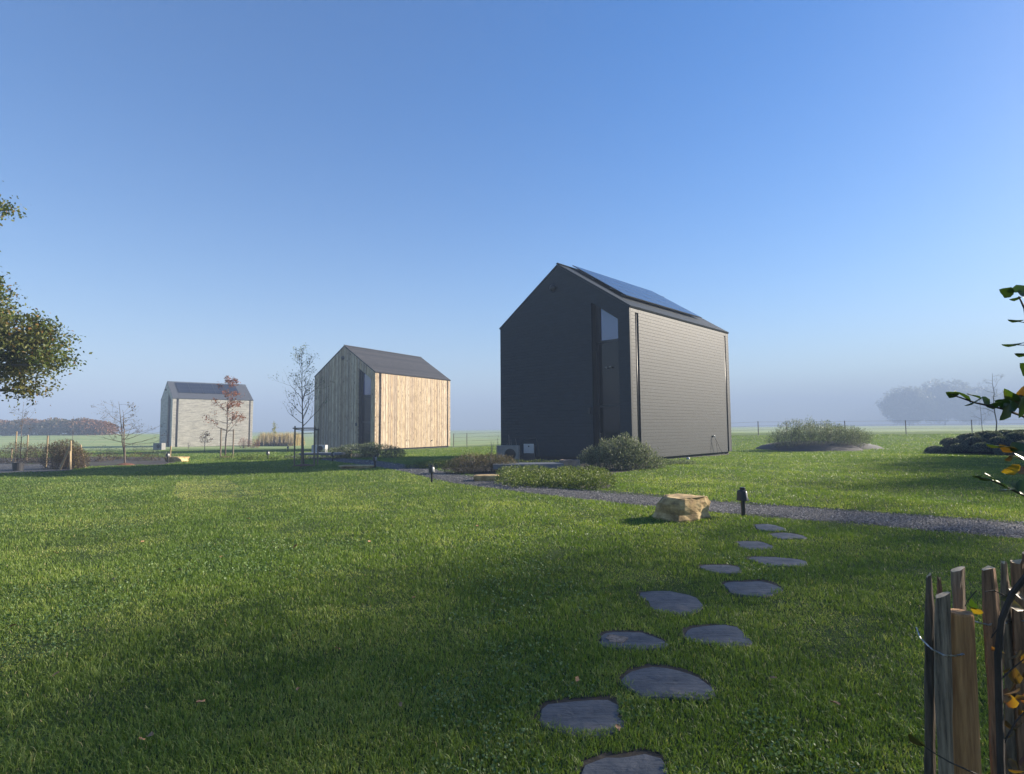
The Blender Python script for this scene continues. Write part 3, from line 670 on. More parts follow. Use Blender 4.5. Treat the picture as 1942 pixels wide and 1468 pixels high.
# ------------------------------------------------------------------ rocks, slabs, boxes
def rock(name, px, py, size, mat, label, seed=0, rz=0, flat=.0, layers=0, sink=.05, top=None):
    p = gp(px, py); bm = bmesh.new(); bmesh.ops.create_cube(bm, size=1)
    bmesh.ops.subdivide_edges(bm, edges=bm.edges[:], cuts=5, use_grid_fill=True)
    rr = np.random.default_rng(seed); ph = rr.uniform(0, 6.28, (6, 3)); fq = rr.uniform(3, 9, (6, 3))
    pl = []   # chisel planes
    for _ in range(7):
        a = rr.uniform(0, 6.28); e = rr.uniform(-.3, .55); pl.append((Vector((math.cos(a)*math.cos(e), math.sin(a)*math.cos(e), math.sin(e))), rr.uniform(.47, .62)))
    for v in bm.verts:
        for n_, d_ in pl:
            s_ = v.co.dot(n_)-d_
            if s_ > 0: v.co -= n_*s_*.95
        o_ = sum(math.sin(v.co.x*fq[i, 0]+v.co.y*fq[i, 1]+v.co.z*fq[i, 2]+ph[i, 0]) for i in range(6))*.012
        v.co *= 1+o_
        if layers and v.co.z < .36: 
            s_ = 1+.05*math.sin(v.co.z*layers*6.28)+(.03 if v.co.z > .2 else 0); v.co.x *= s_; v.co.y *= s_
        if v.co.z > .36: v.co.z = .36+(v.co.z-.36)*.2
        v.co += Vector(rr.normal(size=3))*.010
        v.co.x *= size[0]; v.co.y *= size[1]; v.co.z = (v.co.z+.5)*size[2]-sink
    me = bpy.data.meshes.new(name); bm.to_mesh(me); bm.free()
    o = link(name, me, mat, loc=(p.x, p.y+size[1]*.45, H(p.x, p.y))); o.rotation_euler = (0, 0, rz); tag(o, label, 'rock'); return o
big = rock('boulder', 1303, 988, (.84, .62, .50), M['rock'], 'big block of golden sandstone lit on its right end, beside the gravel path', 5, R(30), layers=2)
big.location.x += .02
rock('boulder', 921, 913, (.75, .5, .26), M['rock'], 'pale flat sandstone block at the gravel edge under the end of the dark slab', 8, R(5), layers=1)
rock('boulder', 1083, 893, (.72, .6, .5), M['rock2'], 'brownish boulder at the right end of the dark slab, half behind the silvery bush', 11, R(20))
rock('boulder', 674, 889.5, (1.35, .7, .18), M['rock'], 'long low flat rock lying in the lawn left of a bollard lamp', 14, R(4), layers=1, sink=.02)
rock('boulder', 650, 868, (.9, .7, .55), M['rock2'], 'brown upright boulder in front of the timber house', 17, R(10))
rock('boulder', 328, 876, (1.05, .7, .35), M['rock'], 'low pale rock on the lawn in front of the brick house', 21, R(0))
def slab(px0, px1, py, dep, h, lift, label):
    a = gp(px0, py); b = gp(px1, py); w = (b.x-a.x); m_ = MB(); m_.box((0, 0, 0), (w, dep, h)); m_2 = MB()
    c = (a+b)/2; o = m_.build('stone_slab', M['slab'], None, (c.x, c.y+dep/2, H(c.x, c.y)+lift+h/2), bevel=.012); return tag(o, label, 'slab')
s1 = slab(933, 1068, 897, 1.1, .17, .13, 'dark smooth stone slab laid as a low bench in front of the slate house'); s1.rotation_euler = (0, 0, R(5))
slab(574, 641, 871, 1.0, .12, .22, 'thin dark slab bench in front of the timber house')
sp = s1.location
for dx in (-.8, .8):
    m_ = MB(); m_.box((0, 0, 0), (.3, .7, .13)); m_.build('slab_foot', M['rock2'], s1, (dx, 0, -.15))
def ac_unit(px, py, w, h, d, rz, label, mat='grey'):
    p = gp(px, py); r = empty('heat_pump', (p.x, p.y, H(p.x, p.y)), rz, label, 'heat pump')
    b = MB(); b.box((0, 0, h/2+.06), (w, d, h)); b.build('casing', M[mat], r, bevel=.02)
    for sx in (-w*.35, w*.35):
        f_ = MB(); f_.box((sx, 0, .03), (.08, d*.9, .06)); f_.build('foot', M['black'], r)
    g_ = MB()
    for k in range(5): g_.tube([(w*.12+math.cos(a_)*(.05+.045*k), -d/2-.012, h*.52+.06+math.sin(a_)*(.05+.045*k)) for a_ in np.linspace(0, 6.28, 21)], .006, n=4)
    g_.build('fan_grille', M['black'], r)
    q = MB(); q.lathe([(.25, 0), (.25, .004)], n=24); qo = q.build('fan_opening', M['frame'], r, (w*.12, -d/2-.002, h*.52+.06)); qo.rotation_euler = (R(90), 0, 0)
    for k in range(6):
        pass
    return r
ac_unit(964, 882, .98, .80, .38, R(-10), 'grey heat pump unit standing in shrubs by the slate house corner')
ac_unit(606, 860.5, 1.15, .62, .40, R(-10), 'white heat pump unit standing left of the timber house', 'white')
ac_unit(302, 854, 1.3, .75, .5, R(-20), 'grey heat pump unit at the left corner of the brick house')
p = gp(1004, 881); r = empty('utility_box', (p.x, p.y, H(p.x, p.y)), R(-12), 'black utility pillar with a square white panel against the slate gable', 'utility box')
b = MB(); b.box((0, 0, .42), (.56, .22, .84)); b.build('casing', M['plastic'], r, bevel=.03)
b = MB(); b.box((0, -.125, .72), (.46, .02, .42)); b.build('panel', M['white'], r, bevel=.006)
b = MB(); b.lathe([(.035, 0), (.03, .02)], n=12); o = b.build('lock', M['black'], r, (0, -.136, .82)); o.rotation_euler = (R(90), 0, 0)
b = MB(); b.tube([(-.36, 0, 0), (-.38, 0, .6), (-.44, 0, .95), (-.34, .03, 1.08), (0, .06, 1.12), (.30, .03, 1.2), (.38, 0, .95), (.46, -.03, .5), (.52, 0, 0)], .018, n=6); b.build('cable', M['black'], r)

p = gp(966, 884); r = empty('tall_grass', (p.x, p.y, H(p.x, p.y)), 0, 'few thin dry grass stems rising behind the heat pump of the slate house', 'plant')
b = MB()
for k in range(11):
    a = random.uniform(-.9, .7); l_ = random.uniform(-.35, .35); h_ = random.uniform(.9, 1.35); b.tube([(a, .5, 0), (a+l_*.2, .5, h_*.6), (a+l_*.6, .5, h_)], [.010, .008, .004], n=4)
b.build('stems', M['barkpale'], r)
# left corner garden clutter
p = gp(34, 893); r = empty('bucket', (p.x, p.y, H(p.x, p.y)), 0, 'black plastic planting tub on the gravel at the far left', 'bucket')
b = MB(); b.lathe([(.17, 0), (.21, .34), (.225, .345), (.225, .36), (.19, .36), (.16, .06)], n=18); b.build('tub', M['plastic'], r, smooth=False)
for sx in (-1, 1):
    b = MB(); b.tube([(.22*sx, 0, .33), (.26*sx, 0, .38), (.26*sx, 0, .30)], .01, n=5); b.build('handle', M['plastic'], r)
def stakes(name, px, py, H_, specs, mat, label, bars=(), group=None):
    """specs: (dx,dy,topdx,topdy,h,r)"""
    p = gp(px, py); r = empty(name, (p.x, p.y, H(p.x, p.y)), 0, label, 'tree stake', group)
    for dx, dy, tx, ty, h, rd in specs:
        m_ = MB(); m_.tube([(dx, dy, -.05), (dx+tx, dy+ty, h)], rd, n=8); m_.build('stake', M[mat], r, smooth=False)
    for (x0, y0, z0, x1, y1, z1, rd) in bars:
        m_ = MB(); m_.tube([(x0, y0, z0), (x1, y1, z1)], rd, n=6); m_.build('crossbar', M[mat], r)
    return r
stakes('stake_tripod', 128, 892, 0, [(-.35, 0, .3, .1, .95, .035), (.05, .1, -.05, 0, 1.25, .035), (.15, -.05, -.12, .1, .8, .035)], 'stake', 'pale wooden tripod of stakes beside the brown brush heap')
stakes('stake_tripod', 142, 888, 0, [(-.30, 0, .32, .1, .75, .035), (.1, .1, -.08, 0, .7, .035), (.45, .05, -.32, .05, 1.05, .035)], 'stake', 'pale tripod of stakes on the lawn edge, just right of the first tripod')
for a, b_, h, lb in ((28, 875, 1.75, 'tall pale stake standing in scrub above the black tub'), (21, 874, .75, 'short pale stake, leftmost at the edge of the photo'), (50, 874, 1.55, 'pale stake right of the tall one in the scrub at far left'), (87, 886, 1.45, 'pale stake poking up inside the brush heap')):
    p = gp(a, b_); m_ = MB(); m_.tube([(0, 0, -.05), (.02, 0, h)], .035, n=8); tag(m_.build('stake', M['stake'], None, (p.x, p.y, H(p.x, p.y))), lb, 'stake', 'pale stakes at the left edge')
p = gp(322, 874); m_ = MB(); m_.tube([(0, 0, -.05), (.03, 0, .85)], .04, n=8); tag(m_.build('stake', M['stake'], None, (p.x, p.y, H(p.x, p.y))), 'single pale stake beside the low rock in front of the brick house', 'stake')
p = gp(95, 850); m_ = MB(); m_.tube([(-1.1, 0, 0), (-1.1, 0, 1.5)], .05, n=8); m_.tube([(1.1, 0, 0), (1.1, 0, 1.5)], .05, n=8); 

# ------------------------------------------------------------------ trees
def sapling(name, px, py, h, label, mat, mulch=False, lean=(0, 0), leaves=None, nleaf=0, lsize=.06, depth=3, first=.35, up=.06, rad=.035, spread_tip=.10, stems=1, ang=.9, group=None, n_br=9, brl=.34, cat='tree'):
    p = gp(px, py); z = H(p.x, p.y); r = empty(name, (p.x, p.y, z), 0, label, cat, group); tips = []
    tr = MB(); br = MB()
    for s_ in range(stems):
        ld = Vector((lean[0]+(0 if stems == 1 else random.uniform(-.22, .22)), lean[1]+(0 if stems == 1 else random.uniform(-.15, .15)), 0))
        hh = h*(1 if s_ == 0 else random.uniform(.6, .9)); pts = [Vector((random.uniform(-.015, .015)*h*.4*(i > 0), random.uniform(-.01, .01)*h*(i > 0), hh*i/8))+ld*hh*i/8*.35 for i in range(9)]
        rr = [max(.006, rad*(1-.85*i/8)) for i in range(9)]; pts[0].z = -.05; tr.tube(pts, rr, n=7)
        for k in range(n_br):
            f = first+(1-first)*(k+.5)/n_br*.97; i = min(7, int(f*8)); q = pts[i].lerp(pts[i+1], f*8-i); an = k*2.4+random.random()
            L = h*brl*(1-.65*(f-first)/(1-first))*random.uniform(.7, 1.15)
            grow(br, q, Vector((math.cos(an), math.sin(an), math.cos(ang)*1.1)), L*.55, max(.005, rr[i]*.55), depth-1, tips, up, .16, (1, 3), .62, 4, .6)
    tr.build('trunk', mat, r, smooth=True); br.build('branches', mat, r)
    if leaves is not None and nleaf:
        T = np.array([tuple(t_) for t_ in tips]); c = T[rng.integers(0, len(T), nleaf)]+rng.normal(size=(nleaf, 3))*spread_tip
        c[:, 2] = np.maximum(c[:, 2], h*first*.6)
        V, F, t_ = leaf_quads(c, lsize, .55); link('foliage', mesh_np('foliage', V, [F], t_), leaves, r)
    if mulch:
        mm_ = MB(); mm_.lathe([(mulch, -.02), (mulch*.7, .05), (mulch*.3, .09), (.05, .10)], n=16); mm_.build('mulch', M['mulch'], r)
    return r
sapling('young_tree', 576, 884, 5.0, 'young tree with sparse small leaves, tied between stakes, left of the timber house', M['bark'], .55, (-.12, 0), GREYG, 950, .07, 3, .34, .16, .045, .09, n_br=24, brl=.36, ang=.85)
stakes('tree_stakes', 576, 884, 0, [(-.42, 0, 0, 0, 1.78, .035), (.46, 0, 0, 0, 1.78, .035), (.38, .7, 0, 0, 1.7, .03), (-.36, .7, 0, 0, 1.7, .03)], 'stakegrey', 'grey wooden stakes with top rails around the sparse young tree',
       [(-.5, -.045, 1.68, .54, -.045, 1.68, .03), (-.42, 0, 1.64, -.36, .7, 1.6, .022), (.46, 0, 1.64, .38, .7, 1.6, .022), (-.42, .74, 1.6, .44, .74, 1.6, .025), (-.42, .05, 1.42, .46, .05, 1.46, .012)])
sapling('young_tree', 427, 868, 5.1, 'young russet-leaved tree in front of the brick house', M['bark'], .55, (.06, 0), RED, 1500, .11, 3, .30, .02, .05, .09, n_br=22, brl=.30, ang=1.15)
stakes('tree_stakes', 430, 868, 0, [(-.42, 0, .0, 0, 1.95, .045), (.40, 0, 0, 0, 1.85, .045)], 'stakegrey', 'pair of wooden stakes beside the russet-leaved tree', [(-.42, 0, 1.8, .4, 0, 1.75, .015)])
sapling('young_tree', 388, 858, 1.9, 'small low shrubby sapling with dark red twigs in front of the brick wall', M['bark'], False, (.1, 0), RED, 220, .12, 2, .45, .0, .03, .08, stems=3, n_br=4, brl=.6)
sapling('young_tree', 357, 853, 1.0, 'tiny bare shrub against the lower left of the brick wall', M['bark'], False, (0, 0), None, 0, .1, 2, .3, .2, .02, stems=4, n_br=3, brl=.6)
sapling('bare_tree', 237, 882, 3.1, 'bare multi-stemmed tree with tiered spreading branches, left of the brick house', M['bark'], .45, (-.15, 0), SCRUB, 260, .07, 3, .36, .0, .04, .05, stems=3, ang=1.3, n_br=9, brl=.62)
sapling('bare_tree', 38, 874, 3.5, 'thin bare tree under the overhanging oak crown at far left', M['bark'], False, (.02, 0), SCRUB, 120, .08, 3, .35, .05, .03, .06, stems=1, n_br=7, brl=.42)
sapling('bare_tree', 93, 850, 4.8, 'straight thin pole-like bare tree behind the brush heap', M['barkpale'], False, (-.06, 0), None, 0, .08, 2, .8, .3, .05, n_br=2, brl=.12)
sapling('bare_tree', 137, 868, 2.9, 'thin crooked bare tree right of the brush heap', M['bark'], False, (-.05, 0), None, 0, .08, 2, .5, .2, .03, n_br=3, brl=.2)
sapling('slim_tree', 519, 846, 3.6, 'slim tree with a narrow yellow-green tuft, beyond the tree stakes', M['barkpale'], False, (0, 0), YEL, 260, .16, 2, .5, .25, .035, .14, n_br=5, brl=.14)
sapling('bare_tree', 1893, 858, 5.0, 'bare tree with fine flat branches behind the shrub cushions on the right', M['barkpale'], False, (-.02, 0), None, 0, .08, 3, .42, .02, .05, n_br=11, brl=.34, ang=1.2)
sapling('bare_tree', 1868, 856, 3.4, 'shorter bare tree left of the taller one behind the shrub cushions', M['barkpale'], False, (-.12, 0), None, 0, .08, 3, .5, .05, .03, n_br=6, brl=.3, ang=1.1)

def crown_tree(name, loc, label, blobs, nclump, nleaf, cr, lsize, mat, trunk, rad, limbs=9, shell=.5):
    r = empty(name, loc, 0, label, 'tree'); tr = MB(); tips = []
    tp = [Vector((0, 0, -.1)), Vector((.1, 0, trunk*.4)), Vector((.05, .1, trunk*.8)), Vector((0, 0, trunk*1.3))]
    tr.tube(tp, [rad*1.3, rad, rad*.85, rad*.5], n=10); tr.build('trunk', M['bark'], r, smooth=True)
    lb = MB()
    for k in range(limbs):
        c, rr = blobs[k % len(blobs)]; a = tp[2].lerp(tp[3], random.random()); e = Vector(c)+Vector([random.uniform(-.5, .5)*q for q in rr]); md = a.lerp(e, .5)+Vector((0, 0, .5))
        lb.tube([a, md, e], [rad*.45, rad*.28, rad*.08], n=6)
        for _ in range(4):
            q = md.lerp(e, random.random()); d = (e-a).normalized()+Vector(rng.normal(size=3))*.8
            grow(lb, q, d, rr[0]*.35, rad*.10, 1, tips, .0, .2, (1, 2), .6, 4)
    lb.build('limbs', M['bark'], r)
    C_ = clump_points(blobs, nclump, nleaf, cr, shell); V, F, t_ = leaf_quads(C_, lsize, .6)
    link('crown', mesh_np('crown', V, [F], t_), mat, r); return r
# oak hanging in from the left
def rel(px, py, D, base): return tuple(dp(px, py, D)-Vector(base))
ob = Vector((-19.5, 15.5, 0)); D_ = 15.
bl = [(rel(20, 655, D_, ob), (1.1, 1.1, .75)), (rel(75, 655, D_, ob), (.72, .8, .52)), (rel(95, 690, D_, ob), (.42, .6, .33)), (rel(30, 700, D_+.5, ob), (.8, .8, .5)), (rel(50, 738, D_, ob), (.42, .5, .32)), (rel(-15, 600, D_, ob), (.62, .7, .9)), (rel(60, 620, D_, ob), (.5, .6, .4)), (rel(0, 398, D_, ob), (.5, .4, .22)), (rel(-25, 540, D_, ob), (.42, .6, .7)),
      (rel(-150, 620, D_, ob), (1.7, 2.2, 2.0)), (rel(-290, 480, D_, ob), (2.4, 2.8, 2.6)), (rel(-330, 560, D_, ob), (3.2, 3.4, 3.2)), (rel(-260, 700, D_, ob), (2.6, 2.6, 1.2)), (rel(-90, 405, D_, ob), (.7, .9, .4))]
crown_tree('oak_tree', ob, 'big oak with olive and rusty leaves hanging into the left edge of the photo', bl, 2000, 50, .17, .095, OAK, 2.6, .3, 14, .15)
# trees just outside the frame that shade the lawn
def shade_tree(x, y, h, rr, lab, dens=1.):
    bl = []
    for k in range(9):
        a = k*2.4; q = rr*.5*math.sqrt((k+.5)/9)*1.5; bl.append(((math.cos(a)*q, math.sin(a)*q, h*(.35+.5*(1-q/rr)*random.uniform(.6, 1.1))), (rr*.5, rr*.5, h*.17)))
    crown_tree('oak_tree', Vector((x, y, H(x, y))), lab, bl, int(520*dens), 34, .48, .20, OAK, h*.3, .24, 9, .2)
shade_tree(25, 12.6, 15.0, 5.6, 'tall thin-leaved oak standing off to the right of the picket fence', .62)
shade_tree(33, 22, 12.5, 6.2, 'broad oak off the right edge beyond the gravel path', 1.0)
shade_tree(21, -2.5, 14, 6.5, 'thin-leaved oak behind the photographer on the right', .6)
shade_tree(38.5, 30, 12.5, 5.8, 'oak farthest off the right edge, level with the slate house', 1.2)
# far trees in the fog
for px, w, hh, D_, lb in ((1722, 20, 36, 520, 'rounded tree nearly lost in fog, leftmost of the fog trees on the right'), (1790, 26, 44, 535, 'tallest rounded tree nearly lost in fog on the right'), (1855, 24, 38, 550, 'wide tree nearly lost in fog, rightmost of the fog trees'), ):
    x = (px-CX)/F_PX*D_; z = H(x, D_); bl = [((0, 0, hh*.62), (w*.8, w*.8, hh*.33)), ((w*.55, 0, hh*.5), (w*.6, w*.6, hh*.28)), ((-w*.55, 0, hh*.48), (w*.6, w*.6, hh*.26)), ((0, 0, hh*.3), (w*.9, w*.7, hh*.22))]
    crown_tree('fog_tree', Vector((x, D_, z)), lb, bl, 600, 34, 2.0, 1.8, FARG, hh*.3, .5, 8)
# far hedge on the left with autumn colours
def hedge(name, P0, P1, h, w, n, size, mat, label, top=None, cat='hedge'):
    a, b = Vector(P0), Vector(P1); u = rng.random(n); ht = h if top is None else h*top(u)
    L = (b-a); nrm = Vector((-L.y, L.x, 0)).normalized()
    q = rng.normal(size=n)*w*.5; zz = rng.random(n)**.8*ht*(1-.25*np.abs(q)/w)
    C_ = np.stack([a.x+L.x*u+nrm.x*q, a.y+L.y*u+nrm.y*q, zz], 1); C_[:, 2] += hgt(C_[:, 0], C_[:, 1])
    loc = (a+b)/2; r = empty(name, (loc.x, loc.y, H(loc.x, loc.y)), 0, label, cat)
    V, F, t_ = leaf_quads(C_-np.array(r.location)[None], size, .6); link('foliage', mesh_np('foliage', V, [F], t_), mat, r)
    tw = MB(); 
    for k in range(40):
        s_ = random.random(); p = a+L*s_+nrm*random.uniform(-.3, .3)*w; p.z = H(p.x, p.y)-.05; tw.tube([p-r.location, p-r.location+Vector((random.uniform(-.3, .3), 0, h*.8*(1 if top is None else float(top(np.array([s_]))[0]))))], [.04, .01], n=4)
    tw.build('stems', M['bark'], r); return r
a, b = (-140, 139, 0), (-97.5, 140, 0)
hedge('hedge', a, b, 4.0, 3.0, 16000, .55, HEDG, 'long hedge with rusty patches across the field at far left', lambda u: .62+.38*sm(.0, .5, u)-.35*sm(.9, 1, u)+.07*np.sin(u*40))
# brush heap, scrub
def bush(name, px, py, blobs, n, size, mat, label, cat='shrub', asp=.35, upb=1.0, spread=.8, nstem=18, group=None, edge=.25, long_=None):
    """blobs in metres relative to the base point; leaves lean outwards and up"""
    p = gp(px, py); base = Vector((p.x, p.y, H(p.x, p.y))); r = empty(name, base, 0, label, cat, group)
    vol = np.array([a[3]*a[4]*a[5] for a in blobs])**.67; vol /= vol.sum(); P = []; Dd = []
    for (x, y, z, a, b_, c_), v in zip(blobs, vol):
        k = int(n*v); d = rng.normal(size=(k, 3)); d /= np.linalg.norm(d, axis=1, keepdims=True); rad = 1-edge*rng.exponential(.6, k)[:, None]; rad = np.clip(rad, .1, 1)*(1+rng.normal(size=(k, 1))*.07)
        q = d*rad*np.array([a, b_, c_])+np.array([x, y, z]); P.append(q); Dd.append(d*np.array([1, 1, .6])+np.array([0, 0, upb]))
    P = np.concatenate(P); Dd = np.concatenate(Dd); gz = hgt(P[:, 0]+base.x, P[:, 1]+base.y)-base.z; k = P[:, 2] > gz+.0; P, Dd, gz = P[k], Dd[k], gz[k]
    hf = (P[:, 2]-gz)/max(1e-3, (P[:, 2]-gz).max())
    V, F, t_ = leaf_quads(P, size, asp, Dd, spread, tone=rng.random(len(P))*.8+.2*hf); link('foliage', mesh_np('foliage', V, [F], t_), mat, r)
    st = MB()
    for _ in range(nstem):
        x, y, z, a, b_, c_ = blobs[random.randrange(len(blobs))]; an = random.uniform(0, 6.28); q = random.random()
        e = Vector((x+math.cos(an)*a*q*.9, y+math.sin(an)*b_*q*.9, z+c_*random.uniform(.6, 1.05)*math.sqrt(max(.05, 1-q*q)))); s_ = Vector((x+math.cos(an)*a*q*.3, y+math.sin(an)*b_*q*.3, -.03+H(base.x+x, base.y+y)-base.z))
        st.tube([s_, s_.lerp(e, .5)+Vector((0, 0, .03)), e], [.010, .007, .003], n=4)
    st.build('stems', M['bark'], r); return r
bush('silvery_bush', 1172, 893, [(-.0, .3, .45, 1.05, .8, .75), (.85, .55, .35, .95, .7, .62), (-.75, .5, .38, .7, .6, .5), (.25, .6, .75, .7, .6, .55), (1.6, .9, .2, .5, .5, .35), (.35, .2, 1.05, .28, .25, .42), (-.45, .4, .80, .26, .25, .45), (1.15, .5, .68, .28, .25, .40), (-.95, .4, .55, .25, .25, .38), (.75, .3, .85, .22, .22, .42)], 17000, .095, GREYG, 'large silvery green bush at the foot of the slate house corner', asp=.22, upb=.9, spread=.75, nstem=110, edge=.6)
bush('low_shrub', 1290, 882, [(-.6, .0, .06, .5, .3, .2), (.0, .25, .05, .4, .25, .18), (.5, .5, .05, .35, .25, .14)], 2200, .06, GREYG, 'straggling low plants along the base of the slate side wall', nstem=12)
jb = []
for k in range(46):
    u = (k*.618) % 1; v = k/46; q = gp(962+u*185, 899+v*26-abs(u-.5)*0+u*4); jb.append((q.x, q.y))
jc = gp(1055, 913); 
bush('juniper', 1055, 913, [(x-jc.x, y-jc.y, .05, .40, .34, .27*random.uniform(.7, 1.25)) for x, y in jb], 42000, .060, JUNI, 'spreading low yellow-green juniper beside the gravel path', asp=.32, upb=.5, spread=.6, nstem=40, edge=.12)
bush('tawny_shrub', 893, 899, [(0, .3, .3, .75, .5, .45), (.7, .4, .3, .7, .5, .42), (-.5, .3, .2, .55, .4, .35), (1.2, .6, .25, .5, .4, .38)], 9500, .12, HEATH, 'tawny dark grassy shrub between the gravel path and the dark slab', asp=.08, upb=1.2, nstem=40)
bush('yellow_green_shrub', 820, 889, [(0, .2, .1, .6, .4, .28), (.6, .3, .1, .5, .4, .26), (-.7, .4, .05, .5, .35, .2)], 5000, .06, JUNI, 'low yellow-green plants left of the tawny shrub, behind a bollard lamp', nstem=16)
bush('low_shrub', 1020, 884, [(-.9, 0, .1, .6, .3, .2), (0, .1, .1, .6, .3, .18), (.8, .2, .1, .4, .3, .15), (-1.5, .1, .15, .5, .3, .2)], 3500, .05, JUNI, 'small leafy plants behind the dark slab', nstem=16)
bush('dark_bush', 672, 869, [(0, .5, .35, 1.4, .8, .50), (1.4, .6, .32, 1.3, .8, .48), (-1.3, .6, .25, 1.0, .7, .38), (2.2, .9, .25, .7, .6, .35), (.8, .9, .5, .6, .5, .45)], 9000, .11, GREYG, 'broad grey-green bush along the timber house gable', asp=.28, nstem=50)
bush('low_hedge', 497, 873, [(-1.6, 0, .05, 1.2, .4, .32), (-.2, 0, .05, 1.1, .4, .28), (1.5, .1, .05, 1.0, .4, .22), (2.6, .2, .05, .8, .4, .2)], 4500, .08, JUNI, 'low green planting strip in front of the brick house, right of the russet tree', nstem=10)
bush('brush_heap', 108, 891, [(-.35, .4, .45, .62, .5, .78), (.25, .5, .4, .5, .5, .62), (-.1, .6, .75, .6, .5, .55), (.55, .6, .35, .3, .4, .5)], 9500, .07, SCRUB, 'heap of brown twiggy brush beside the stake tripods', asp=.3, nstem=90)
bush('scrub', 48, 880, [(-1.2, .9, .4, 1.0, .6, .75), (.2, .9, .35, 1.0, .6, .7), (1.2, 1.3, .3, .8, .6, .55)], 9000, .075, SCRUB, 'thin brownish scrub with stakes at the far left', asp=.3, nstem=80)
for k, (px, py, s_, m_, lb) in enumerate([(170, 876, .38, SCRUB, 'low twiggy shrub in the dark bed right of the tripods'), (205, 872, .34, SCRUB, 'dark low shrub in the bed left of the bare tiered tree'), (262, 874, .36, SCRUB, 'low reddish shrub in the bed right of the bare tiered tree'), (290, 869, .40, CUSH, 'low dark shrub near the end of the planting bed'), (190, 860, .55, CUSH, 'small dark shrub in the field behind the bed'), (252, 856, .6, CUSH, 'dark shrub in the field, left of the brick house')]):
    bush('low_shrub', px, py, [(0, 0, s_*.4, s_*2.0, s_, s_), (s_*1.8, .2, s_*.3, s_*1.4, s_, s_*.7)], 900, .08, m_, lb, nstem=16, group='low shrubs in the bed at left')
bush('reddish_shrub', 462, 850, [(0, 0, .5, .7, .5, .9), (1.2, .3, .4, .8, .5, .8)], 900, .14, RED, 'reddish twiggy shrub at the right end of the brick wall', nstem=30)
# dry reeds row
n = 5200; u = rng.random(n); a = gp(478, 847); b = gp(556, 846); Px = a.x+(b.x-a.x)*u+rng.normal(size=n)*.1; Py = a.y+3+(b.y-a.y)*u+rng.normal(size=n)*.9
V, Q, T = blades(np.stack([Px, Py, hgt(Px, Py)], 1), 1.75*(1+.1*np.sin(u*30)), .07, .08); tag(link('dry_reeds', mesh_np('dry_reeds', V, [Q, T], np.repeat(rng.random(n), 5)), REED), kind='stuff')
n = 3000; u = rng.random(n); Px = a.x+(b.x-a.x)*u+rng.normal(size=n)*.1; Py = a.y+1.4+rng.normal(size=n)*.3
V, Q, T = blades(np.stack([Px, Py, hgt(Px, Py)], 1), .6, .08, .4); tag(link('meadow_fringe', mesh_np('meadow_fringe', V, [Q, T], np.repeat(rng.random(n), 5)), SCRUB), kind='stuff')

# shrub island on the right ----------------------------------------------
def mound(name, px, py, cx_, cy_, a, b, h, mat, p=1.5):
    c = gp(px, py); k = 40; vs = [(0, 0, h)]; rings = 7
    for i in range(1, rings+1):
        f = i/rings; z = h*(1-f**3.2)
        for q in range(k):
            t = 2*math.pi*q/k; s_ = 1+.05*math.sin(3*t+1)+.04*math.sin(5*t); vs.append((math.cos(t)*a*f*s_, math.sin(t)*b*f*s_, z-(.06 if i == rings else 0)+.02*math.sin(t*7+i)))
    fs = [(0, 1+q, 1+(q+1) % k) for q in range(k)]
    for i in range(rings-1):
        for q in range(k): fs.append((1+i*k+q, 1+(i+1)*k+q, 1+(i+1)*k+(q+1) % k, 1+i*k+(q+1) % k))
    x, y = c.x+cx_, c.y+cy_; vs = [(X_+x, Y_+y, Z_+H(X_+x, Y_+y)) for X_, Y_, Z_ in vs]
    me = bpy.data.meshes.new(name); me.from_pydata(vs, [], fs); o = link(name, me, mat, smooth=True); tag(o, kind='structure'); return x, y
mx, my = mound('planting_mound', 1560, 857, 1.0, 3.6, 3.7, 3.6, .62, M['liner'])
mx2, my2 = mound('planting_mound', 1640, 853, 0.6, 4.2, 2.6, 4.2, .40, M['edge'])
c0 = gp(1575, 857)
bl = [(x+.9, y, z+.22, a*1.12, b, c*1.25) for x, y, z, a, b, c in [(-2.6, 1.8, .75, .9, .8, .6), (-1.3, 1.6, .85, 1.0, .8, .72), (.1, 1.7, .85, 1.1, .8, .70), (1.4, 1.9, .8, 1.0, .8, .6), (2.6, 2.6, .7, .9, .9, .5), (3.4, 4, .55, .9, .9, .45), (-1.5, 3.5, 1.0, 1.3, 1, .85), (.6, 3.8, .95, 1.4, 1, .75), (2.2, 4.6, .8, 1.2, 1, .6), (4.2, 5.6, .5, .8, .8, .4), (-3.1, 2.8, .6, .8, .7, .5), (-1.9, 2.2, 1.3, .35, .3, .55), (-.9, 2.6, 1.5, .35, .3, .6), (.3, 2.4, 1.25, .3, .3, .6), (1.6, 3, 1.1, .35, .3, .5), (2.9, 3.6, .95, .35, .3, .45)]]
bush('shrub_island', 1575, 857, bl, 24000, .15, GREYG, 'long raised bed of grey-green shrubs on a dark bank, right of the slate house', asp=.16, upb=1.1, spread=.7, nstem=140, edge=.5)
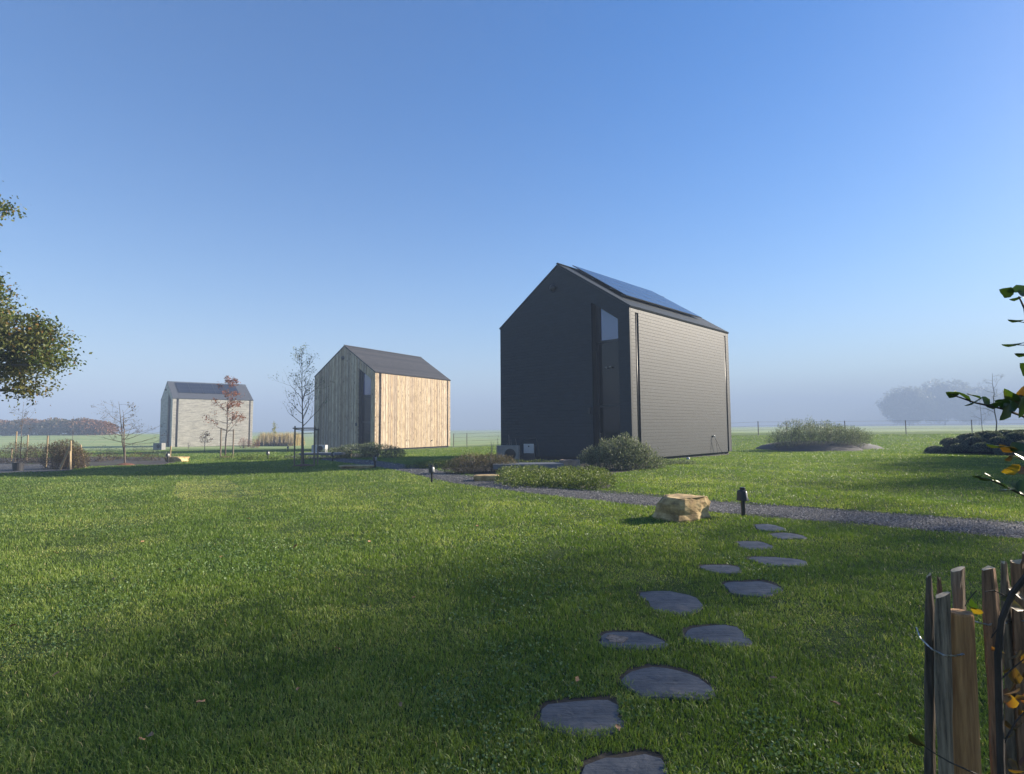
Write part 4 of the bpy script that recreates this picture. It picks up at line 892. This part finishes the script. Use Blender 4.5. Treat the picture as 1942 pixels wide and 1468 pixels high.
# rounded cushion shrubs on the far right mound
mx3, my3 = mound('planting_mound', 1925, 866, 3.6, 3.9, 4.2, 3.6, .95, M['soil'])
def cushion_mesh():
    n = 2600; d = rng.normal(size=(n, 3)); d[:, 2] = np.abs(d[:, 2]); d /= np.linalg.norm(d, axis=1, keepdims=True)
    P = d*np.array([.46, .46, .36])*(1+rng.normal(size=(n, 1))*.035); V, F, t_ = leaf_quads(P, .065, .4, d, .55); return mesh_np('cushion', V, [F], t_)
cm = [cushion_mesh() for _ in range(3)]
for m_ in cm: m_.materials.append(CUSH)
body = MB(); body.lathe([(.40, .02), (.42, .10), (.38, .20), (.26, .29), (.12, .33)], n=18)
k = 0
for row in range(6):
    for c_ in range(9):
        x = mx3-4.4+c_*.98+(row % 2)*.48; y = my3-3.7+row*1.0
        dx, dy = (x-mx3)/4.3, (y-my3)/3.7
        if dx*dx+dy*dy > 1.22: continue
        f = math.sqrt(dx*dx+dy*dy); z = H(x, y)+.95*max(0, 1-f**3.2)-.03
        o = bpy.data.objects.new('cushion_shrub', cm[k % 3]); COL.objects.link(o); o.location = (x, y, z); o.rotation_euler = (0, 0, k*1.3); s_ = random.uniform(1.12, 1.32); o.scale = (s_, s_, s_)
        tag(o, 'dark rounded cushion shrub, %s in the %s row up the right mound' % (['leftmost', 'second from the left', 'third from the left', 'fourth', 'fifth', 'sixth', 'seventh', 'eighth', 'ninth'][c_], ['front', 'second', 'third', 'fourth', 'fifth', 'back'][row]), 'shrub', 'rounded cushion shrubs on the right mound')
        if k == 0: b0 = body.build('inner_twigs', M['soil'], o, smooth=True)
        else:
            b1 = b0.copy(); COL.objects.link(b1); b1.parent = o
        k += 1

# wire fence along the far field
posts = [(860, 0), (885, 0), (1436, 0), (1489, 0), (1600, 0), (1715, 0), (1840, 0), (1990, 0)]
fr_ = empty('wire_fence', (20, 62, H(20, 62)), 0, 'thin wire fence with slim posts crossing the misty field behind the houses', 'fence'); fl = Vector(fr_.location)
pp = []
for px, _ in posts:
    y = 62 if px > 1000 else 66; x = (px-CX)/F_PX*y; z = H(x, y); ht = 1.55
    m_ = MB(); m_.tube([(0, 0, -.05), (0, 0, ht)], .045, n=6); m_.build('post', M['bark'], fr_, Vector((x, y, z))-fl); pp.append(Vector((x, y, z+ht))-fl)
for k in range(3):
    m_ = MB(); m_.tube([q-Vector((0, 0, .06+k*.42)) for q in pp], .009, n=4); m_.build('wire', M['stakegrey'], fr_)

# ------------------------------------------------------------------ paling fence on the right
PROFS = [[(-1, -.3), (-.7, -.9), (.1, -1.0), (.35, -.55), (1, -.2), (.7, .8), (-.3, 1), (-.95, .55)], [(-1, -.6), (-.2, -1.15), (.25, -.95), (.95, -.35), (1, .3), (.5, .9), (-.4, .9), (-.8, .3)], [(-1, .1), (-.85, -.7), (-.25, -.75), (-.1, -1.1), (.8, -.8), (1, .2), (.4, 1), (-.6, .8)]]
def paling(x0, y0, x1, y1, wpx, D0, mat, top='slant', seed=0, parent=None, dep=.55, zt=None):
    rr = random.Random(seed); t_ = dp(x0, y0, D0); bq = dp(x1, y1, D0); dir_ = (bq-t_); k = (t_.z)/max(1e-3, -dir_.z); base = t_+dir_*k; base.z = -.05
    base.y = t_.y; w = wpx/F_PX*D0/2; d_ = w*dep; n = 12; rings = 30; vs = []; fs = []
    for i in range(rings+1):
        f = i/rings; c = base.lerp(t_, f); kk = 1+.09*math.sin(f*9+seed)+.05*math.sin(f*23+seed*2)+rr.uniform(-.05, .05)
        if f > .93 and top == 'point': kk *= 1-(f-.93)/.07*.55
        ox = .004*math.sin(f*7+seed*1.7)
        prof = PROFS[seed % 3]
        for a_, b_ in prof: vs.append((c.x+a_*w*kk+ox+rr.uniform(-.0012, .0012), c.y+b_*d_*kk+rr.uniform(-.001, .001), c.z+(a_*w*.35 if (i == rings and top == 'slant') else (rr.uniform(-.006, .012) if i == rings else 0))))
    m_ = 8
    for i in range(rings):
        for q in range(m_): fs.append((i*m_+q, i*m_+(q+1) % m_, (i+1)*m_+(q+1) % m_, (i+1)*m_+q))
    fs.append(tuple(rings*m_+q for q in range(m_)))
    me = bpy.data.meshes.new('picket'); vs = [tuple(Vector(v)-Vector(parent.location)) for v in vs]; me.from_pydata(vs, [], fs); o = link('picket', me, mat, parent)
    me.materials.append(M['tip']); me.polygons[len(fs)-1].material_index = 1; return o
pf = empty('paling_fence', (1.3, 1.5, 0), 0, 'rustic split-wood paling fence with a round post and twisted wire, at the lower right', 'fence')
pk = [(1759, 1094, 1744, 1468, 21, 1.60, 'palingdark', 'point'), (1779, 1098, 1775, 1468, 15, 1.66, 'palingb', 'point'), (1786, 1128, 1776, 1468, 30, 1.55, 'paling', 'slant'), (1818, 1079, 1811, 1468, 27, 1.68, 'paling', 'slant'),
      (1876, 1079, 1866, 1468, 29, 1.60, 'palingb', 'flat'), (1902, 1069, 1897, 1468, 25, 1.62, 'paling', 'point'), (1926, 1066, 1920, 1468, 26, 1.60, 'palingb', 'flat'), (1948, 1046, 1944, 1468, 24, 1.62, 'palingb', 'slant'), (1975, 1060, 1970, 1468, 26, 1.60, 'paling', 'slant'), (2005, 1050, 2000, 1468, 26, 1.60, 'palingb', 'point'), (2034, 1056, 2030, 1468, 26, 1.60, 'paling', 'slant')]
for i, (a, b, c, d, w, D_, m_, tp_) in enumerate(pk): paling(a, b, c, d, w, D_, M[m_], tp_, i*3+1, pf, .6)
t_ = dp(1820, 1160, 1.57); b_ = dp(1817, 1468, 1.57); k = t_.z/(t_.z-b_.z); base = t_+(b_-t_)*k; base.y = t_.y; o = MB(); r_ = 21.5/F_PX*1.57
bz = base-Vector(pf.location); tz = t_-Vector(pf.location)
o.tube([bz+Vector((0, 0, -.05)), bz.lerp(tz, .3), bz.lerp(tz, .6), tz-Vector((0, 0, .006)), tz], [r_*1.02, r_, r_*1.01, r_, r_*.93], n=24); po = o.build('post', M['post'], pf, smooth=False)
def wire(L, D_, r_=.0013, m='wire'):
    o = MB(); pts = [dp(x, y, D)-Vector(pf.location) for x, y, D in L]
    # twisted pair
    for ph in (0, math.pi):
        out = []
        for i in range(len(pts)-1):
            for k in range(10):
                q = pts[i].lerp(pts[i+1], k/10); an = (i*10+k)*.9+ph; out.append(q+Vector((0, math.cos(an)*.0016, math.sin(an)*.0016)))
        o.tube(out, r_, n=5)
    o.build('wire', M[m], pf)
wire([(1738, 1190, 1.585), (1745, 1210, 1.56), (1768, 1232, 1.53), (1790, 1243, 1.52), (1812, 1244, 1.535), (1830, 1240, 1.535)], 1.5)
wire([(1838, 1176, 1.56), (1856, 1181, 1.56), (1876, 1186, 1.565), (1888, 1178, 1.60), (1905, 1183, 1.575), (1920, 1176, 1.60), (1942, 1178, 1.57), (1990, 1176, 1.57), (2040, 1180, 1.57)], 1.5)
wire([(1740, 1530, 1.56), (1780, 1545, 1.53), (1830, 1545, 1.54), (1900, 1530, 1.57), (1990, 1530, 1.57), (2040, 1535, 1.57)], 1.5)

# hornbeam by the fence: shaped leaves on thin twigs
def leaf_shape():
    out = []
    pr = [(0, 0), (.12, .17), (.28, .27), (.48, .30), (.68, .24), (.86, .12), (1, 0)]
    return pr
def big_leaves(L, parent, name='foliage'):
    """L: (px,py,D, angle deg in picture, length m, face tilt, tone)"""
    V = []; F = []; T = []; pr = leaf_shape(); org = Vector(parent.location)
    for (px, py, D, ang, ln, tilt, tone) in L:
        c = dp(px, py, D)-org; a = R(ang); d = (cR*math.cos(a)+cU*math.sin(a)); s_ = (cR*-math.sin(a)+cU*math.cos(a)); s_ = (s_*math.cos(R(tilt))+cF*math.sin(R(tilt))); n_ = d.cross(s_); d = (d+cF*random.uniform(-.3, .3)).normalized()
        b = len(V); k = len(pr)
        for i, (u, w) in enumerate(pr):
            q = c+d*(u-.5)*ln - n_*(.10*ln*(u-.5)**2*4*.3); wv = w*(1+(.12 if i % 2 else -.06))
            V += [tuple(q+s_*wv*ln+n_*w*ln*.28), tuple(q), tuple(q-s_*wv*ln+n_*w*ln*.28)]; T += [tone+.08, tone, tone-.03]
        for i in range(k-1):
            F += [(b+i*3, b+i*3+1, b+i*3+4, b+i*3+3), (b+i*3+1, b+i*3+2, b+i*3+5, b+i*3+4)]
    return link(name, mesh_np(name, V, [np.array(F)], np.clip(T, 0, 1)), HORN, parent, smooth=True)
hb = empty('hornbeam', (1.75, 1.35, 0), 0, 'hornbeam twigs with dark green and browning leaves reaching in from the right edge', 'shrub'); ho = Vector(hb.location)
tw = MB()
def twig(L, r0, r1, m=tw, org=ho):
    pts = [dp(x, y, D)-org for x, y, D in L]; n_ = len(pts); m.tube(pts, [r0+(r1-r0)*i/(n_-1) for i in range(n_)], n=6)
twig([(2060, 1500, 1.5), (2030, 1200, 1.5), (2010, 950, 1.5), (1985, 820, 1.5), (1960, 690, 1.5), (1943, 585, 1.5), (1932, 562, 1.5)], .008, .0016)
twig([(2000, 840, 1.5), (1942, 790, 1.5), (1900, 775, 1.48), (1850, 764, 1.46), (1815, 752, 1.45), (1796, 744, 1.45)], .004, .001)
twig([(2005, 960, 1.5), (1942, 940, 1.45), (1905, 922, 1.42), (1875, 909, 1.4), (1850, 904, 1.4)], .0032, .001)
twig([(2000, 900, 1.5), (1965, 880, 1.5), (1930, 868, 1.5), (1905, 862, 1.5)], .003, .001)
twig([(1972, 690, 1.5), (1950, 655, 1.5), (1922, 654, 1.5)], .002, .0009); twig([(1965, 640, 1.5), (1945, 612, 1.5), (1918, 608, 1.5)], .0018, .0008)
tw.build('twigs', M['stem'], hb)
LV = [(1909, 554, 1.5, 165, .046, 25, .25), (1933, 548, 1.5, 20, .038, 30, .35), (1926, 566, 1.5, 190, .028, 60, .2), (1945, 560, 1.5, -20, .05, 20, .3), (1928, 607, 1.5, 178, .042, 82, .15), (1922, 652, 1.5, 185, .055, 80, .15), (1940, 671, 1.5, 180, .045, 70, .3), (1950, 700, 1.5, 150, .06, 30, .3),
      (1806, 747, 1.45, 168, .040, 50, .35), (1826, 752, 1.46, -32, .058, 78, .45), (1846, 762, 1.46, -150, .046, 65, .3), (1848, 752, 1.48, -15, .05, 80, .5), (1870, 762, 1.47, -60, .032, 10, .2), (1884, 768, 1.47, -170, .036, 35, .3), (1901, 764, 1.48, 165, .042, 20, .3), (1917, 770, 1.48, 10, .050, 20, .25), (1906, 783, 1.47, -130, .052, 12, .25), (1918, 750, 1.5, 135, .050, 65, .5), (1938, 772, 1.48, -100, .060, 15, .45), (1935, 760, 1.5, 60, .045, 30, .6), (1940, 745, 1.5, 90, .04, 40, .72),
      (1890, 845, 1.5, 175, .048, 75, .5), (1912, 850, 1.5, 160, .05, 60, .7), (1930, 848, 1.5, 20, .05, 50, .5), (1914, 868, 1.5, -160, .034, 25, .72), (1918, 890, 1.48, 200, .048, 15, .86), (1938, 892, 1.5, 15, .036, 20, .98), (1938, 865, 1.5, -30, .05, 40, .55),
      (1853, 903, 1.4, 180, .026, 60, .35), (1866, 908, 1.4, 160, .030, 75, .4), (1880, 907, 1.41, -40, .036, 70, .35), (1898, 918, 1.42, -30, .040, 75, .3), (1908, 928, 1.42, 190, .040, 70, .3), (1930, 928, 1.44, -30, .05, 40, .3), (1942, 922, 1.44, 20, .05, 35, .25)]
rr = random.Random(3)
for _ in range(150): 
    LV.append((rr.uniform(1955, 2120), rr.uniform(480, 1250), rr.uniform(1.35, 1.75), rr.uniform(0, 360), rr.uniform(.035, .06), rr.uniform(0, 80), rr.choice([.2, .3, .35, .5, .7, .97])))
big_leaves(LV, hb)
# dark arching stem and its russet leaves
br_ = empty('bramble', (1.15, 1.2, 0), 0, 'dark arching stem with russet leaves in front of the pickets', 'shrub'); bo = Vector(br_.location); tb = MB()
twig([(1898, 1700, 1.38), (1899, 1468, 1.36), (1895, 1330, 1.35), (1893, 1240, 1.34), (1900, 1175, 1.33), (1920, 1125, 1.32), (1950, 1088, 1.30), (1990, 1060, 1.28)], .0085, .006, tb, bo)
twig([(1898, 1420, 1.36), (1925, 1370, 1.36), (1960, 1330, 1.36)], .0022, .001, tb, bo); twig([(1896, 1290, 1.35), (1920, 1268, 1.35), (1955, 1240, 1.34)], .002, .001, tb, bo); twig([(1900, 1180, 1.33), (1880, 1210, 1.34), (1886, 1190, 1.34)], .0015, .0008, tb, bo)
twig([(1906, 1130, 1.33), (1885, 1120, 1.34), (1868, 1122, 1.34)], .0016, .0008, tb, bo); twig([(1960, 1500, 1.42), (1900, 1490, 1.4), (1845, 1465, 1.38), (1800, 1445, 1.36), (1765, 1424, 1.35), (1745, 1410, 1.35)], .003, .0012, tb, bo)
twig([(1852, 1120, 1.40), (1836, 1138, 1.40), (1830, 1150, 1.40)], .0012, .0008, tb, bo)
tb.build('stem', M['stem'], br_)
LB = [(1738, 1404, 1.35, 140, .048, 55, .62), (1852, 1158, 1.40, 150, .032, 40, .86), (1846, 1146, 1.4, 110, .028, 60, .4), (1912, 1135, 1.33, 20, .03, 50, .6), (1930, 1128, 1.32, -40, .045, 50, .72), (1925, 1150, 1.33, -20, .04, 40, .8)]
for _ in range(34): LB.append((rr.uniform(1885, 1990), rr.uniform(1230, 1520), rr.uniform(1.36, 1.52), rr.uniform(0, 360), rr.uniform(.025, .05), rr.uniform(20, 80), rr.choice([.72, .75, .98, .97, .7])))
big_leaves(LB, br_)

# fallen leaves on the lawn
FL = [(103, 1050), (108, 1053), (215, 1103), (270, 1030), (24, 1195), (105, 1290), (285, 1410), (268, 1418), (565, 1320), (760, 1350), (785, 1140), (830, 930), (905, 1000), (1468, 1298), (1095, 1300), (1172, 1396), (340, 1085), (640, 1240), (1585, 1348), (700, 1030), (420, 1060), (380, 1345), (470, 985), (560, 1040)]
fm = []
for s_ in range(2):
    pr = leaf_shape(); V = []; F = []
    for i, (u, w) in enumerate(pr): V += [((u-.5)*.07, w*.07*(1.3 if i % 2 else .8), .012*math.sin(u*3+s_)+.006), ((u-.5)*.07, 0, .002+.01*u*s_), ((u-.5)*.07, -w*.07*(1.2 if i % 2 else .85), .014*math.cos(u*2))]
    for i in range(len(pr)-1): F += [(i*3, i*3+1, i*3+4, i*3+3), (i*3+1, i*3+2, i*3+5, i*3+4)]
    fm.append(mesh_np('fallen_leaf', V, [np.array(F)], np.full(len(V), 1.)))
FLM = plain('dry_leaf', (.30, .17, .08), .7, var=.4, scale=30)
for m_ in fm: m_.materials.append(FLM)
for i, (a, b) in enumerate(FL):
    p = gp(a, b+4); o = bpy.data.objects.new('fallen_leaf', fm[i % 2]); COL.objects.link(o); o.location = (p.x, p.y, H(p.x, p.y)+.05); o.rotation_euler = (random.uniform(-.5, .5), random.uniform(-.5, .5), random.uniform(0, 6)); s_ = random.uniform(.45, .75)*(1 if p.y < 7 else 1.4); o.scale = (s_, s_, s_)
    tag(o, 'dry brown leaf lying on the open lawn', 'fallen leaf', 'fallen leaves scattered on the lawn')

# ------------------------------------------------------------------ haze
hz = MB(); hz.slab([(-1600, -400), (1600, -400), (1600, 1700), (-1600, 1700)], (0, 0, -4), (1, 0, 0), (0, 1, 0), 4+80)
m = N('haze'); m.t.nodes.remove(m.b); pv = m.n('ShaderNodeVolumePrincipled', {'Density': .0024, 'Anisotropy': -0.05}); pv.inputs['Color'].default_value = (.41, .545, .77, 1)
m.l(pv.outputs[0], m.out.inputs['Volume']); tag(hz.build('haze', m.m), kind='stuff')
